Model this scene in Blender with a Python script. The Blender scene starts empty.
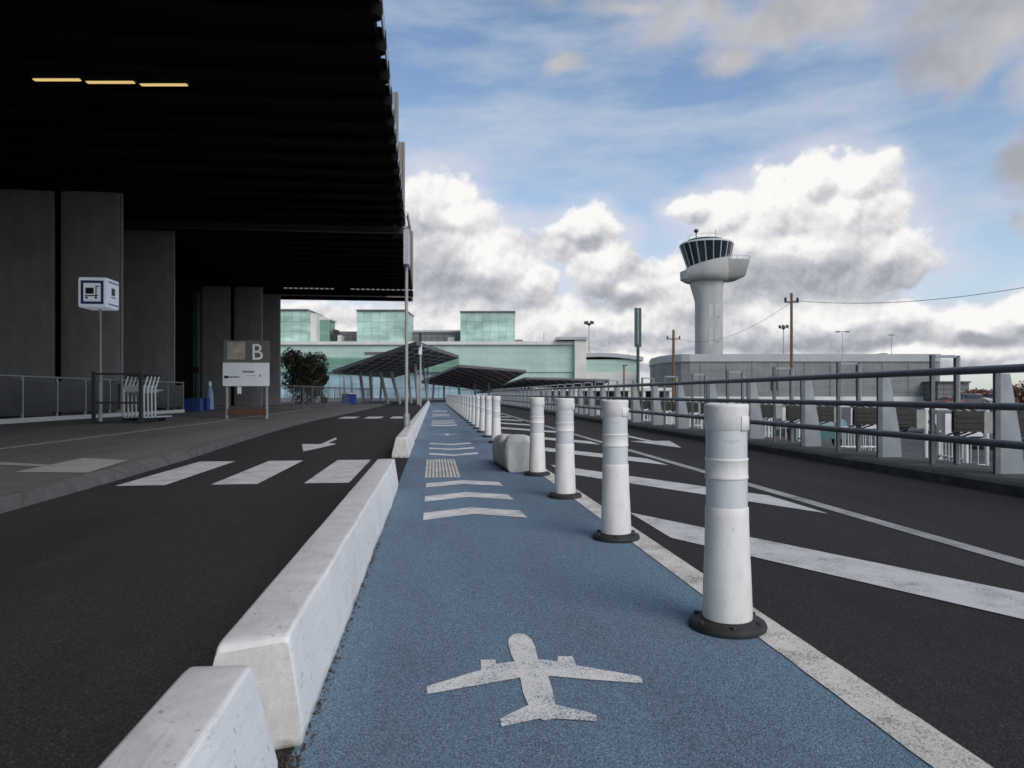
import bpy, bmesh, math, random
from math import sin, cos, pi, radians, atan, sqrt
from mathutils import Vector, noise
random.seed(11)
sc = bpy.context.scene
COL = sc.collection
F = 700.0; HC = 1.05; VPX = 434.0; HY = 394.0
YAW = atan((512-VPX)/F); S = sin(YAW); C_ = cos(YAW)

# ---------- measuring helpers (photo measurements -> metres in the place) ----------
def W(x, y, d):
    r = (x-512)/F*d; z = HC+(HY-y)/F*d
    return Vector((d*S+r*C_, d*C_-r*S, z))
def G(x, y, z=0.0):
    return W(x, y, (HC-z)*F/(y-HY))

# ---------- object helpers ----------
def tag(o, label=None, cat=None, group=None, kind=None):
    if label: o['label'] = label
    if cat: o['category'] = cat
    if group: o['group'] = group
    if kind: o['kind'] = kind
    return o
def empty(name, loc=(0,0,0), rz=0.0, label=None, cat=None, group=None):
    o = bpy.data.objects.new(name, None); COL.objects.link(o)
    o.location = loc; o.rotation_euler = (0,0,rz); o.empty_display_size = .2
    return tag(o, label, cat, group)
class MB:
    def __init__(s): s.v=[]; s.f=[]; s.m=[]; s.mi=0; s.sm=[]
    def add(s, vs, fs, smooth=False):
        b=len(s.v); s.v += [tuple(v) for v in vs]
        for f in fs: s.f.append([i+b for i in f]); s.m.append(s.mi); s.sm.append(smooth)
        return s
    def box(s, x0,x1,y0,y1,z0,z1):
        vs=[(x0,y0,z0),(x1,y0,z0),(x1,y1,z0),(x0,y1,z0),(x0,y0,z1),(x1,y0,z1),(x1,y1,z1),(x0,y1,z1)]
        return s.add(vs,[(0,3,2,1),(4,5,6,7),(0,1,5,4),(1,2,6,5),(2,3,7,6),(3,0,4,7)])
    def prism(s, pts, z0, z1):                       # pts: CCW xy outline
        n=len(pts); vs=[(p[0],p[1],z0) for p in pts]+[(p[0],p[1],z1) for p in pts]
        fs=[tuple(range(n-1,-1,-1)), tuple(range(n,2*n))]+[(i,(i+1)%n,(i+1)%n+n,i+n) for i in range(n)]
        return s.add(vs,fs)
    def sheet(s, pts, z):
        a=sum(pts[i][0]*pts[(i+1)%len(pts)][1]-pts[(i+1)%len(pts)][0]*pts[i][1] for i in range(len(pts)))
        if a<0: pts=pts[::-1]
        return s.add([(p[0],p[1],z) for p in pts],[tuple(range(len(pts)))])
    def loft(s, rings, smooth=True, cap=True, close=True):
        n=len(rings[0]); vs=[v for r in rings for v in r]; fs=[]
        for k in range(len(rings)-1):
            for i in range(n if close else n-1):
                j=(i+1)%n; fs.append((k*n+i,k*n+j,(k+1)*n+j,(k+1)*n+i))
        s.add(vs,fs,smooth)
        if cap:
            s.add(rings[0],[tuple(range(n-1,-1,-1))]); s.add(rings[-1],[tuple(range(n))])
        return s
    def lathe(s, prof, cx=0,cy=0, n=32, smooth=True, cap=True):
        return s.loft([[(cx+r*cos(2*pi*i/n),cy+r*sin(2*pi*i/n),z) for i in range(n)] for r,z in prof],smooth,cap)
    def tube(s, a, b, r0, r1=None, n=10):
        a=Vector(a); b=Vector(b); r1=r0 if r1 is None else r1
        d=(b-a).normalized(); u=d.cross(Vector((0,0,1)))
        if u.length<1e-3: u=Vector((1,0,0))
        u.normalize(); w=d.cross(u)
        R=[[tuple(p+(u*cos(2*pi*i/n)+w*sin(2*pi*i/n))*r) for i in range(n)] for p,r in ((a,r0),(b,r1))]
        return s.loft(R,True,True)
    def path(s, pts, r, n=8):
        for a,b in zip(pts,pts[1:]): s.tube(a,b,r,n=n)
        return s
    def bar(s, a, b, w, h):                          # rectangular bar a->b, w horizontal, h other
        a=Vector(a); b=Vector(b); d=(b-a).normalized(); u=d.cross(Vector((0,0,1)))
        if u.length<1e-3: u=Vector((1,0,0))
        u.normalize(); v=u.cross(d)
        q=[(-w/2,-h/2),(w/2,-h/2),(w/2,h/2),(-w/2,h/2)]
        return s.loft([[tuple(p+u*i+v*j) for i,j in q] for p in (a,b)],False,True)
    def build(s, name, mats, parent=None, bevel=0, seg=2, fixn=True):
        me=bpy.data.meshes.new(name); me.from_pydata(s.v,[],s.f)
        if not isinstance(mats,(list,tuple)): mats=[mats]
        for m in mats: me.materials.append(m)
        me.polygons.foreach_set('material_index', s.m); me.polygons.foreach_set('use_smooth', s.sm)
        if fixn:
            bm=bmesh.new(); bm.from_mesh(me); bmesh.ops.recalc_face_normals(bm,faces=bm.faces); bm.to_mesh(me); bm.free()
        me.update()
        o=bpy.data.objects.new(name,me); COL.objects.link(o)
        if parent: o.parent=parent
        if bevel:
            md=o.modifiers.new('bevel','BEVEL'); md.width=bevel; md.segments=seg; md.limit_method='ANGLE'; md.angle_limit=radians(40)
        return o
def copy_tree(o, parent=None):
    c=o.copy(); COL.objects.link(c)
    if parent: c.parent=parent
    for ch in [x for x in sc.objects if x.parent==o] if False else list(o.children): copy_tree(ch,c)
    return c
ORD=['','first','second','third','fourth','fifth','sixth','seventh','eighth','ninth','tenth','eleventh','twelfth','thirteenth','fourteenth','fifteenth','sixteenth','seventeenth','eighteenth','nineteenth','twentieth','twenty-first','twenty-second','twenty-third','twenty-fourth','twenty-fifth','twenty-sixth','twenty-seventh','twenty-eighth','twenty-ninth','thirtieth','thirty-first','thirty-second']

# ---------- materials ----------
def newmat(name):
    m=bpy.data.materials.new(name); m.use_nodes=True
    nt=m.node_tree; b=nt.nodes['Principled BSDF']; return m,nt,b
def nd(nt,t,**k):
    n=nt.nodes.new(t)
    for a,v in k.items():
        if a in n.inputs: n.inputs[a].default_value=v
        else: setattr(n,a,v)
    return n
def ramp(nt, src, stops):
    r=nt.nodes.new('ShaderNodeValToRGB'); e=r.color_ramp.elements
    while len(e)<len(stops): e.new(.5)
    for el,(p,c) in zip(e,stops): el.position=p; el.color=(c,c,c,1) if isinstance(c,(int,float)) else (*c,1)
    nt.links.new(src,r.inputs[0]); return r.outputs[0]
def mix(nt, f, a, b, mode='MIX'):
    m=nt.nodes.new('ShaderNodeMix'); m.data_type='RGBA'; m.blend_type=mode; m.clamp_factor=True
    for k,v in ((0,f),(6,a),(7,b)):
        if hasattr(v,'links') or hasattr(v,'is_linked'): nt.links.new(v,m.inputs[k])
        else: m.inputs[k].default_value = v if k==0 else (*v,1)
    return m.outputs[2]
def coord(nt, scale=(1,1,1)):
    t=nt.nodes.new('ShaderNodeTexCoord'); mp=nt.nodes.new('ShaderNodeMapping'); mp.inputs[3].default_value=scale
    nt.links.new(t.outputs['Object'],mp.inputs[0]); return mp.outputs[0]
def noisen(nt, v, sc_, det=4, rough=.55, dist=0):
    n=nt.nodes.new('ShaderNodeTexNoise'); n.inputs['Scale'].default_value=sc_; n.inputs['Detail'].default_value=det
    n.inputs['Roughness'].default_value=rough; n.inputs['Distortion'].default_value=dist
    nt.links.new(v,n.inputs['Vector']); return n.outputs[0]
def bump(nt,b,h,st,dist=.01):
    n=nt.nodes.new('ShaderNodeBump'); n.inputs['Strength'].default_value=st; n.inputs['Distance'].default_value=dist
    nt.links.new(h,n.inputs['Height']); nt.links.new(n.outputs[0],b.inputs['Normal'])
def plain(name, c, rough=.6, var=.15, scale=3, metal=0, bmp=0, stretch=(1,1,1), spec=.5):
    m,nt,b=newmat(name); v=coord(nt,stretch); n=noisen(nt,v,scale,5)
    lo=tuple(x*(1-var) for x in c); hi=tuple(min(1,x*(1+var)) for x in c)
    nt.links.new(ramp(nt,n,[(.3,lo),(.7,hi)]),b.inputs['Base Color'])
    b.inputs['Roughness'].default_value=rough; b.inputs['Metallic'].default_value=metal; b.inputs['Specular IOR Level'].default_value=spec
    if bmp: bump(nt,b,noisen(nt,v,scale*12,4),bmp,.01)
    return m
def asphalt(name, base, speck, spark, sc_=170, worn=.0, brown=(0,0,0), rough=.9, spec=.25, seam=None):
    m,nt,b=newmat(name); v=coord(nt)
    vo=nd(nt,'ShaderNodeTexVoronoi'); vo.inputs['Scale'].default_value=sc_; nt.links.new(v,vo.inputs['Vector'])
    sep=nd(nt,'ShaderNodeSeparateColor'); nt.links.new(vo.outputs['Color'],sep.inputs[0])
    n1=noisen(nt,v,sc_*.55,3,.7)
    c=mix(nt, ramp(nt,sep.outputs[0],[(.25,0),(.8,1)]), speck, base)
    c=mix(nt, ramp(nt,sep.outputs[1],[(.86,0),(.97,.6)]), c, spark)
    c=mix(nt, ramp(nt,n1,[(.35,.55),(.6,0)]), c, speck)
    big=noisen(nt,coord(nt,(1,.22,1)),.9,6,.6)
    mul=ramp(nt,big,[(.3,.72),(.5,1.0),(.72,1.22)])
    c=mix(nt,1.0,c,mul,'MULTIPLY')
    stain=noisen(nt,v,2.2,5,.65)
    c=mix(nt,ramp(nt,stain,[(.60,0),(.72,.28)]),c,brown)
    spots=noisen(nt,coord(nt,(1,1,1)),5.5,4,.75)          # oil drips, gum, small patches
    c=mix(nt,ramp(nt,spots,[(.66,0),(.72,.45)]),c,speck)
    if seam is not None:
        t=nt.nodes.new('ShaderNodeTexCoord'); sp=nt.nodes.new('ShaderNodeSeparateXYZ'); nt.links.new(t.outputs['Object'],sp.inputs[0])
        wob=nd(nt,'ShaderNodeMath',operation='MULTIPLY_ADD'); nt.links.new(noisen(nt,v,3,4,.6),wob.inputs[0]); wob.inputs[1].default_value=.35; nt.links.new(sp.outputs[1],wob.inputs[2])
        pp=nd(nt,'ShaderNodeMath',operation='PINGPONG'); nt.links.new(wob.outputs[0],pp.inputs[0]); pp.inputs[1].default_value=seam
        c=mix(nt,ramp(nt,pp.outputs[0],[(.0,.38),(.05,.30),(.14,0)]),c,speck)
    nt.links.new(c,b.inputs['Base Color'])
    b.inputs['Roughness'].default_value=rough; b.inputs['Specular IOR Level'].default_value=spec
    bump(nt,b,vo.outputs['Distance'],.55,.006)
    return m
def paint(name, c, under, wear=.45, sc_=1.0, grain=True):
    m,nt,b=newmat(name); v=coord(nt)
    a=noisen(nt,v,3.5*sc_,6,.7); g=noisen(nt,v,150,4,.75)
    add=nd(nt,'ShaderNodeMath',operation='MULTIPLY_ADD'); nt.links.new(a,add.inputs[0]); add.inputs[1].default_value=.55; nt.links.new(g,add.inputs[2])
    f=ramp(nt,add.outputs[0],[(wear,1),(wear+.10,0)])
    d=noisen(nt,v,2.3,7,.7); col=mix(nt,ramp(nt,d,[(.45,.0),(.72,.40)]),c,tuple(x*.6 for x in c))
    nt.links.new(mix(nt,f,col,under),b.inputs['Base Color']); b.inputs['Roughness'].default_value=.75
    b.inputs['Specular IOR Level'].default_value=.25
    bump(nt,b,g,.5,.004); return m
def barrier_mat():
    m,nt,b=newmat('white_painted_concrete'); v=coord(nt)
    a=noisen(nt,v,2.6,7,.68); fine=noisen(nt,v,42,5,.7); mid=noisen(nt,coord(nt,(1,.35,1.6)),11,6,.72,.6)
    c=mix(nt,ramp(nt,a,[(.38,0),(.80,.6)]),(.86,.86,.86),(.62,.61,.59))
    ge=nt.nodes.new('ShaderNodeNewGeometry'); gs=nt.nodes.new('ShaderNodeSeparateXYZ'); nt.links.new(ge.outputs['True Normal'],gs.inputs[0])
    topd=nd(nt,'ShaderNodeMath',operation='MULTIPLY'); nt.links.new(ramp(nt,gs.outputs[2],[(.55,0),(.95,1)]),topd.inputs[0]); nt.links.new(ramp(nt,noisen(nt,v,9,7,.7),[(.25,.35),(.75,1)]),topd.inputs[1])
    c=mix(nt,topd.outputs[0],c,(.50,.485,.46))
    c=mix(nt,ramp(nt,mid,[(.60,0),(.70,.5)]),c,(.38,.35,.31))
    cl=nd(nt,'ShaderNodeMath',operation='MULTIPLY'); nt.links.new(ramp(nt,fine,[(.60,0),(.66,.85)]),cl.inputs[0]); nt.links.new(ramp(nt,noisen(nt,v,4,3,.6),[(.46,.0),(.60,1)]),cl.inputs[1])
    c=mix(nt,cl.outputs[0],c,(.15,.13,.11))
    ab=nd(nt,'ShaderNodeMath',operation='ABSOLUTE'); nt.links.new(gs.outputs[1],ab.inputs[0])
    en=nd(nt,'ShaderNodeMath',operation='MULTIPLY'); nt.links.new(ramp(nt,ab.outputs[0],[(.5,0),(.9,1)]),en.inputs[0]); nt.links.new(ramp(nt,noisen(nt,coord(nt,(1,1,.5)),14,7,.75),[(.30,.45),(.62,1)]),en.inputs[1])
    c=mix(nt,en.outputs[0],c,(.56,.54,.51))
    # splash dirt: ragged band along the foot
    t=nt.nodes.new('ShaderNodeTexCoord'); sp=nt.nodes.new('ShaderNodeSeparateXYZ'); nt.links.new(t.outputs['Object'],sp.inputs[0])
    s=nd(nt,'ShaderNodeMath',operation='MULTIPLY_ADD'); s.inputs[1].default_value=.16; s.inputs[2].default_value=-.05; nt.links.new(mid,s.inputs[0])
    q=nd(nt,'ShaderNodeMath',operation='SUBTRACT'); nt.links.new(s.outputs[0],q.inputs[0]); nt.links.new(sp.outputs[2],q.inputs[1])
    q2=nd(nt,'ShaderNodeMath',operation='MULTIPLY'); q2.inputs[1].default_value=22; q2.use_clamp=True; nt.links.new(q.outputs[0],q2.inputs[0])
    c=mix(nt,q2.outputs[0],c,(.20,.185,.16))
    nt.links.new(c,b.inputs['Base Color']); b.inputs['Roughness'].default_value=.7; b.inputs['Specular IOR Level'].default_value=.3
    bump(nt,b,mid,.35,.012); return m
def bollard_mat(name,c1,c2,rough=.45,metal=0):
    m,nt,b=newmat(name); v=coord(nt,(1,1,.35))
    a=noisen(nt,v,9,6,.65); f=noisen(nt,v,60,5,.7)
    c=mix(nt,ramp(nt,a,[(.38,0),(.75,.7)]),c1,c2); c=mix(nt,ramp(nt,f,[(.62,0),(.70,.5)]),c,tuple(x*.5 for x in c2))
    sc2=noisen(nt,coord(nt,(1,1,2.6)),7,7,.75,1.2); c=mix(nt,ramp(nt,sc2,[(.62,0),(.68,.55)]),c,tuple(x*.55 for x in c2))
    nt.links.new(c,b.inputs['Base Color']); b.inputs['Roughness'].default_value=rough; b.inputs['Metallic'].default_value=metal
    b.inputs['Specular IOR Level'].default_value=.35
    return m
def panelled(name, c, c2, line, sx, sz, rough=.5, th=.03, var=.5, spec=.5, axis='XZ', metal=0):
    m,nt,b=newmat(name)
    t=nt.nodes.new('ShaderNodeTexCoord'); sp=nt.nodes.new('ShaderNodeSeparateXYZ'); nt.links.new(t.outputs['Object'],sp.inputs[0])
    cb=nt.nodes.new('ShaderNodeCombineXYZ'); ad=nd(nt,'ShaderNodeMath',operation='ADD'); nt.links.new(sp.outputs[0],ad.inputs[0]); nt.links.new(sp.outputs[1],ad.inputs[1])
    nt.links.new(ad.outputs[0],cb.inputs[0]); nt.links.new(sp.outputs[2],cb.inputs[1])
    br=nt.nodes.new('ShaderNodeTexBrick'); br.offset=0; br.squash=1
    br.inputs['Color1'].default_value=(*c,1); br.inputs['Color2'].default_value=(*c2,1); br.inputs['Mortar'].default_value=(*line,1)
    br.inputs['Scale'].default_value=1; br.inputs['Mortar Size'].default_value=th; br.inputs['Brick Width'].default_value=sx; br.inputs['Row Height'].default_value=sz
    nt.links.new(cb.outputs[0],br.inputs['Vector'])
    n=noisen(nt,coord(nt,(.3,.3,1)),.5,5,.6); mul=ramp(nt,n,[(.3,1-var*.5),(.7,1+var*.3)])
    nt.links.new(mix(nt,1.0,br.outputs['Color'],mul,'MULTIPLY'),b.inputs['Base Color'])
    b.inputs['Roughness'].default_value=rough; b.inputs['Specular IOR Level'].default_value=spec; b.inputs['Metallic'].default_value=metal
    return m
def emit(name,c,st):
    m,nt,b=newmat(name); b.inputs['Base Color'].default_value=(*c,1); b.inputs['Emission Color'].default_value=(*c,1); b.inputs['Emission Strength'].default_value=st; return m

M={}
M['road']=asphalt('dark_asphalt',(.043,.0385,.0385),(.019,.017,.017),(.13,.12,.12),190,brown=(.072,.064,.060))
M['path']=asphalt('blue_coated_asphalt',(.225,.32,.41),(.085,.13,.18),(.43,.52,.60),230,brown=(.135,.19,.245),seam=4.9)
M['pave']=asphalt('forecourt_asphalt',(.205,.192,.178),(.12,.113,.105),(.22,.21,.2),60,brown=(.16,.14,.12))
M['ground']=asphalt('ground_asphalt',(.10,.098,.095),(.07,.07,.068),(.16,.16,.15),12,brown=(.08,.085,.07))
M['white']=paint('worn_white_paint',(.62,.615,.60),(.10,.10,.10),.635)
M['lane']=paint('grey_worn_lane_paint',(.40,.40,.39),(.10,.10,.10),.66)
M['path_white']=paint('worn_white_paint_on_blue',(.76,.74,.71),(.12,.15,.19),.655)
M['edge_line']=paint('sandy_white_edge_line',(.70,.665,.60),(.15,.14,.13),.665)
M['old_line']=paint('faded_line_paint',(.42,.41,.385),(.16,.155,.15),.62)
M['barrier']=barrier_mat()
M['kerb']=plain('kerb_concrete',(.115,.11,.105),.85,.25,5,bmp=.3)
M['parapet']=plain('weathered_parapet_concrete',(.075,.072,.066),.9,.4,4,bmp=.4)
M['boll']=bollard_mat('white_plastic',(.82,.81,.79),(.56,.55,.52))
M['refl']=bollard_mat('reflective_film',(.64,.665,.685),(.57,.595,.62),.3,.0)
M['rubber']=plain('black_rubber',(.022,.021,.021),.7,.4,20,bmp=.3)
M['block']=bollard_mat('dirty_white_concrete',(.66,.65,.62),(.30,.285,.26),.85)
M['rail']=plain('blue_grey_painted_steel',(.13,.145,.162),.42,.25,6)
M['fin']=plain('pale_blue_grey_steel',(.29,.325,.36),.5,.18,3)
M['galv']=plain('galvanised_steel',(.42,.44,.45),.4,.2,8,metal=.6)
M['chrome']=plain('trolley_steel',(.62,.67,.69),.35,.1,8,metal=.15)
M['darkmetal']=plain('dark_metal',(.03,.031,.033),.5,.25,5)
M['darkgalv']=plain('dull_galvanised_steel',(.17,.175,.18),.5,.2,8)
M['lampbox']=plain('dark_olive_casing',(.022,.023,.019),.6,.3,10)
M['greybox']=plain('grey_plate',(.30,.31,.31),.6,.15,10)
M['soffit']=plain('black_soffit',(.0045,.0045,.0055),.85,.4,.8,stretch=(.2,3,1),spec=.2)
M['pylon']=plain('board_marked_dark_concrete',(.30,.28,.27),.85,.16,1.5,bmp=.4,stretch=(1.6,1.6,.7))
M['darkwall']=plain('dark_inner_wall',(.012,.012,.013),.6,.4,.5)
M['darkglass']=plain('dark_window_glass',(.02,.035,.035),.12,.3,.3)
M['teal']=plain('green_window_glass',(.10,.20,.17),.15,.3,.4)
M['fincon']=plain('ribbed_concrete_fin',(.26,.245,.22),.8,.2,2,stretch=(6,6,.2))
M['rust']=plain('brown_board',(.10,.05,.03),.7,.3,8)
M['signwhite']=plain('sign_white',(.80,.86,.90),.35,.05,3)
M['glowwhite']=emit('sign_white_added_glow',(.80,.87,.97),.13)  # slight emission added to brighten the sign white
M['signblue']=plain('sign_blue',(.015,.05,.20),.35,.1,3)
M['black']=plain('black_print',(.012,.012,.014),.5,.1,3)
M['signdark']=plain('tinted_sign_panel',(.055,.05,.048),.15,.2,3)
M['signtan']=plain('tan_print',(.36,.31,.25),.3,.35,3)
M['bluecrate']=plain('blue_plastic',(.02,.06,.28),.45,.15,4)
M['paleblue']=plain('pale_blue_plastic',(.28,.40,.55),.4,.15,4)
M['glassgreen']=panelled('green_glass_cladding',(.47,.61,.54),(.43,.57,.50),(.34,.47,.41),3.4,2.9,.4,.035,.25,.35)
M['glasscube']=panelled('pale_green_glass_cube',(.37,.55,.47),(.50,.67,.59),(.26,.42,.35),1.9,2.4,.4,.06,.8,.3)
M['glassband']=panelled('dark_green_glass_band',(.20,.36,.27),(.17,.31,.23),(.35,.5,.42),9.0,1.7,.4,.05,.5,.3)
M['glassblue']=panelled('blue_ground_floor_glass',(.36,.50,.56),(.24,.36,.41),(.10,.15,.17),2.6,3.2,.2,.07,.6,.4)
M['palecon']=plain('pale_concrete',(.66,.65,.61),.8,.1,.3)
M['greyroof']=panelled('grey_louvred_plant_room',(.16,.16,.16),(.20,.20,.20),(.09,.09,.09),1.6,.9,.6,.1,.4)
M['greyclad']=panelled('grey_ribbed_cladding',(.205,.21,.21),(.225,.23,.23),(.165,.17,.17),1.05,2.2,.55,.04,.5)
M['roofband']=plain('light_metal_roof_band',(.40,.41,.42),.45,.12,.25)
M['towercon']=plain('tower_concrete',(.42,.42,.405),.8,.16,.22,stretch=(1,1,.4))
M['towerlight']=plain('lighter_tower_panel',(.47,.47,.455),.7,.08,.5)
M['cabglass']=plain('cab_glass',(.012,.025,.032),.12,.2,.5)
M['mullion']=plain('pale_mullion',(.42,.47,.48),.5,.1,1)
M['wood']=plain('brown_timber_pole',(.17,.10,.055),.85,.3,3,stretch=(4,4,.3))
M['green']=plain('dark_green_sign',(.045,.085,.08),.5,.2,2)
def lattice():
    m,nt,b=newmat('slatted_canopy_soffit'); br=nt.nodes.new('ShaderNodeTexBrick'); br.offset=.5; br.squash=1
    br.inputs['Color1'].default_value=(.80,.78,.80,1); br.inputs['Color2'].default_value=(.50,.48,.50,1); br.inputs['Mortar'].default_value=(.13,.125,.135,1)  # cell colours raised to stand in for daylight through translucent panels
    br.inputs['Scale'].default_value=1; br.inputs['Mortar Size'].default_value=.36; br.inputs['Brick Width'].default_value=1.5; br.inputs['Row Height'].default_value=2.6
    nt.links.new(coord(nt),br.inputs['Vector']); nt.links.new(br.outputs['Color'],b.inputs['Base Color']); b.inputs['Roughness'].default_value=.7; return m
M['canopy']=lattice()
M['canopyedge']=plain('dark_canopy_edge',(.13,.125,.135),.6,.2,1)
M['greypole']=plain('grey_pole_paint',(.36,.37,.38),.5,.12,2)
M['fencewhite']=plain('white_tube_paint',(.66,.67,.67),.5,.1,5)
M['leafdark']=plain('foliage',(.085,.080,.042),.7,.5,1.4)
M['bark']=plain('bark',(.06,.045,.03),.9,.3,6)
M['tyre']=plain('tyre',(.015,.015,.015),.8,.2,6)
M['carglass']=plain('car_glass',(.02,.025,.03),.08,.1,1)
M['wire']=plain('wire',(.05,.05,.055),.7,.1,1)
M['amber']=emit('warm_tube_lamp',(1.0,.70,.28),.50)
M['pale_glow']=emit('pale_glow_dash',(.85,.9,1.0),.12)
M['dirt']=plain('dry_leaf_dirt',(.05,.035,.022),.95,.5,30)
M['railglass']=plain('railing_mesh_panel',(.026,.028,.030),.3,.6,1.5)

# ---------- ground, roads, path ----------
GZ=-.8
b=MB(); b.sheet([(-1500,-400),(1500,-400),(1500,2600),(-1500,2600)],GZ); tag(b.build('ground',M['ground'],fixn=False),kind='structure')
kerb=[(-3.80,-8),(-3.78,6),(-3.84,9),(-3.95,12),(-4.2,15.5),(-4.4,19),(-4.62,24),(-4.7,30),(-4.6,38),(-4.5,50),(-4.6,75),(-5,110)]
b=MB(); b.sheet([(x-.05,y) for x,y in kerb]+[(6.2,110),(6.2,-8)],-.004); b.box(-46,6.9,110.001,110.4,GZ,.05); tag(b.build('road',M['road'],fixn=False),kind='structure')
# blue path, finely divided strip so that its left rim is uneven
b=MB(); L=[]; R=[]; y=-2.0
while y<88:
    L.append((-.415+.012*noise.noise((y*1.9,3,0))+.006*noise.noise((y*9,5,0)),y)); R.append((1.47,y)); y+=.12 if y<14 else 1
vs=[(x,yy,0) for x,yy in L]+[(x,yy,0) for x,yy in R]; n=len(L)
b.add(vs,[(i,i+n,i+n+1,i+1) for i in range(n-1)]); tag(b.build('path',M['path'],fixn=False),kind='structure')
b=MB(); L=[];R=[]; y=-2.0
while y<88:
    L.append((1.39+.006*noise.noise((y*7,1,0)),y)); R.append((1.557+.006*noise.noise((y*7,9,0)),y)); y+=.1 if y<12 else 1
n=len(L); b.add([(x,q,.004) for x,q in L]+[(x,q,.004) for x,q in R],[(i,i+n,i+n+1,i+1) for i in range(n-1)])
tag(b.build('edge_line',M['edge_line'],fixn=False),kind='structure')
# lane boundary line and hatching
b=MB(); b.sheet([(3.56,-2),(3.70,-2),(3.70,80),(3.56,80)],.001); tag(b.build('lane_line',M['lane'],fixn=False),kind='structure')
b=MB()
for k in range(-1,14):
    yc=5.5+4.2*k; x0=1.72; x1=3.44; m_=-1.95
    b.sheet([(x0,yc-.55),(x1,yc-.55+m_*(x1-x0)),(x1,yc+.55+m_*(x1-x0)),(x0,yc+.55)],.001)
tag(b.build('hatched_road_marking',M['white'],fixn=False),kind='structure')
# arrow on the right lane, pointing to the viewer
b=MB(); b.sheet([(4.72,19.5),(4.72,15.2),(4.35,15.2),(4.80,13.2),(5.25,15.2),(4.88,15.2),(4.88,19.5)],.001)
tag(b.build('right_lane_arrow',M['white'],fixn=False),kind='structure')
b=MB(); pts=[(505,32),(548,32),(582,17),(584,21),(566,29),(584,32),(550,40),(508,49)]
b.sheet([tuple(G(80+px/2.275,430+py/2.275))[:2] for px,py in pts],.001); tag(b.build('left_lane_arrow',M['white'],fixn=False),kind='structure')
b=MB()
for x0,x1 in ((-1.52,-1.0),(-2.57,-2.05),(-3.62,-3.08)): b.sheet([(x0,8.45),(x1,8.45),(x1,11.35),(x0,11.35)],.001)
tag(b.build('zebra_crossing',M['white'],fixn=False),kind='structure')
b=MB()
for x0,x1 in ((-1.9,-1.1),(-3.0,-2.3),(-4.1,-3.4)): b.sheet([(x0,30.5),(x1,30.5),(x1,33),(x0,33)],.001)
tag(b.build('far_zebra_crossing',M['white'],fixn=False),kind='structure')
# path markings
def chevron(b,y0,th,ap,x0=-.09,x1=.785,xc=.345,w=1.0):
    b.sheet([(x0,y0),(xc,y0+ap),(x1,y0+.03),(x1-.02,y0+.03+th),(xc,y0+ap+th),(x0,y0+th)],.004)
def chevs(ys,th,ap,name):
    b=MB()
    for y in ys:
        x0,x1,xc=-.09,.785,.345
        b.add([(x0,y,.004),(xc,y+ap,.004),(x1,y+.03,.004),(x1-.02,y+.03+th,.004),(xc,y+ap+th,.004),(x0,y+th,.004)],[(0,1,4,5),(1,2,3,4)])
    tag(b.build(name,M['path_white'],fixn=False),kind='structure')
chevs([5.85,6.86,7.9],.36,.26,'chevron_marking'); chevs([12.2,13.45,14.75],.32,-.35,'facing_chevron_marking')
chevs([23.3,25.2,27.1],.8,-.4,'distant_chevron_marking')
chevs([33,35.2,41,43.4],.9,.4,'farthest_chevron_marking')
b=MB()
for i in range(10):
    x=-.115+i*.0455; b.box(x,x+.032,8.85,11.25,.001,.008)
tag(b.build('tactile_strip_marking',M['edge_line']),kind='structure')
pl=[(405,116),(385,121),(370,135),(370,158),(380,190),(390,213),(328,221),(325,207),(275,207),(277,241),(92,298),(92,325),(410,268),(420,320),(438,362),(342,408),(346,436),(478,408),(495,415),(525,408),(672,418),(670,398),(632,384),(530,360),(520,310),(505,262),(640,274),(828,288),(826,272),(812,262),(602,226),(588,195),(538,195),(538,212),(470,205),(462,165),(447,135),(428,120)]
def plane_mark(name, pts):
    import mathutils
    from mathutils.geometry import tessellate_polygon
    tr=tessellate_polygon([[Vector((x,y,0)) for x,y in pts]])
    b=MB(); fs=[]
    for t in tr:
        p,q,r=[pts[i] for i in t]; ar=(q[0]-p[0])*(r[1]-p[1])-(r[0]-p[0])*(q[1]-p[1]); fs.append(tuple(t) if ar>0 else tuple(t[::-1]))
    b.add([(x,y,.004) for x,y in pts],fs); tag(b.build(name,M['path_white'],fixn=False),kind='structure')
P0=[tuple(G(400+x/3.413,600+y/3.413))[:2] for x,y in pl]
plane_mark('airplane_marking',P0)
plane_mark('far_airplane_marking',[(.34+(x-.36)*.9,18.2-(y-2.6)*1.0) for x,y in P0])

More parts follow.
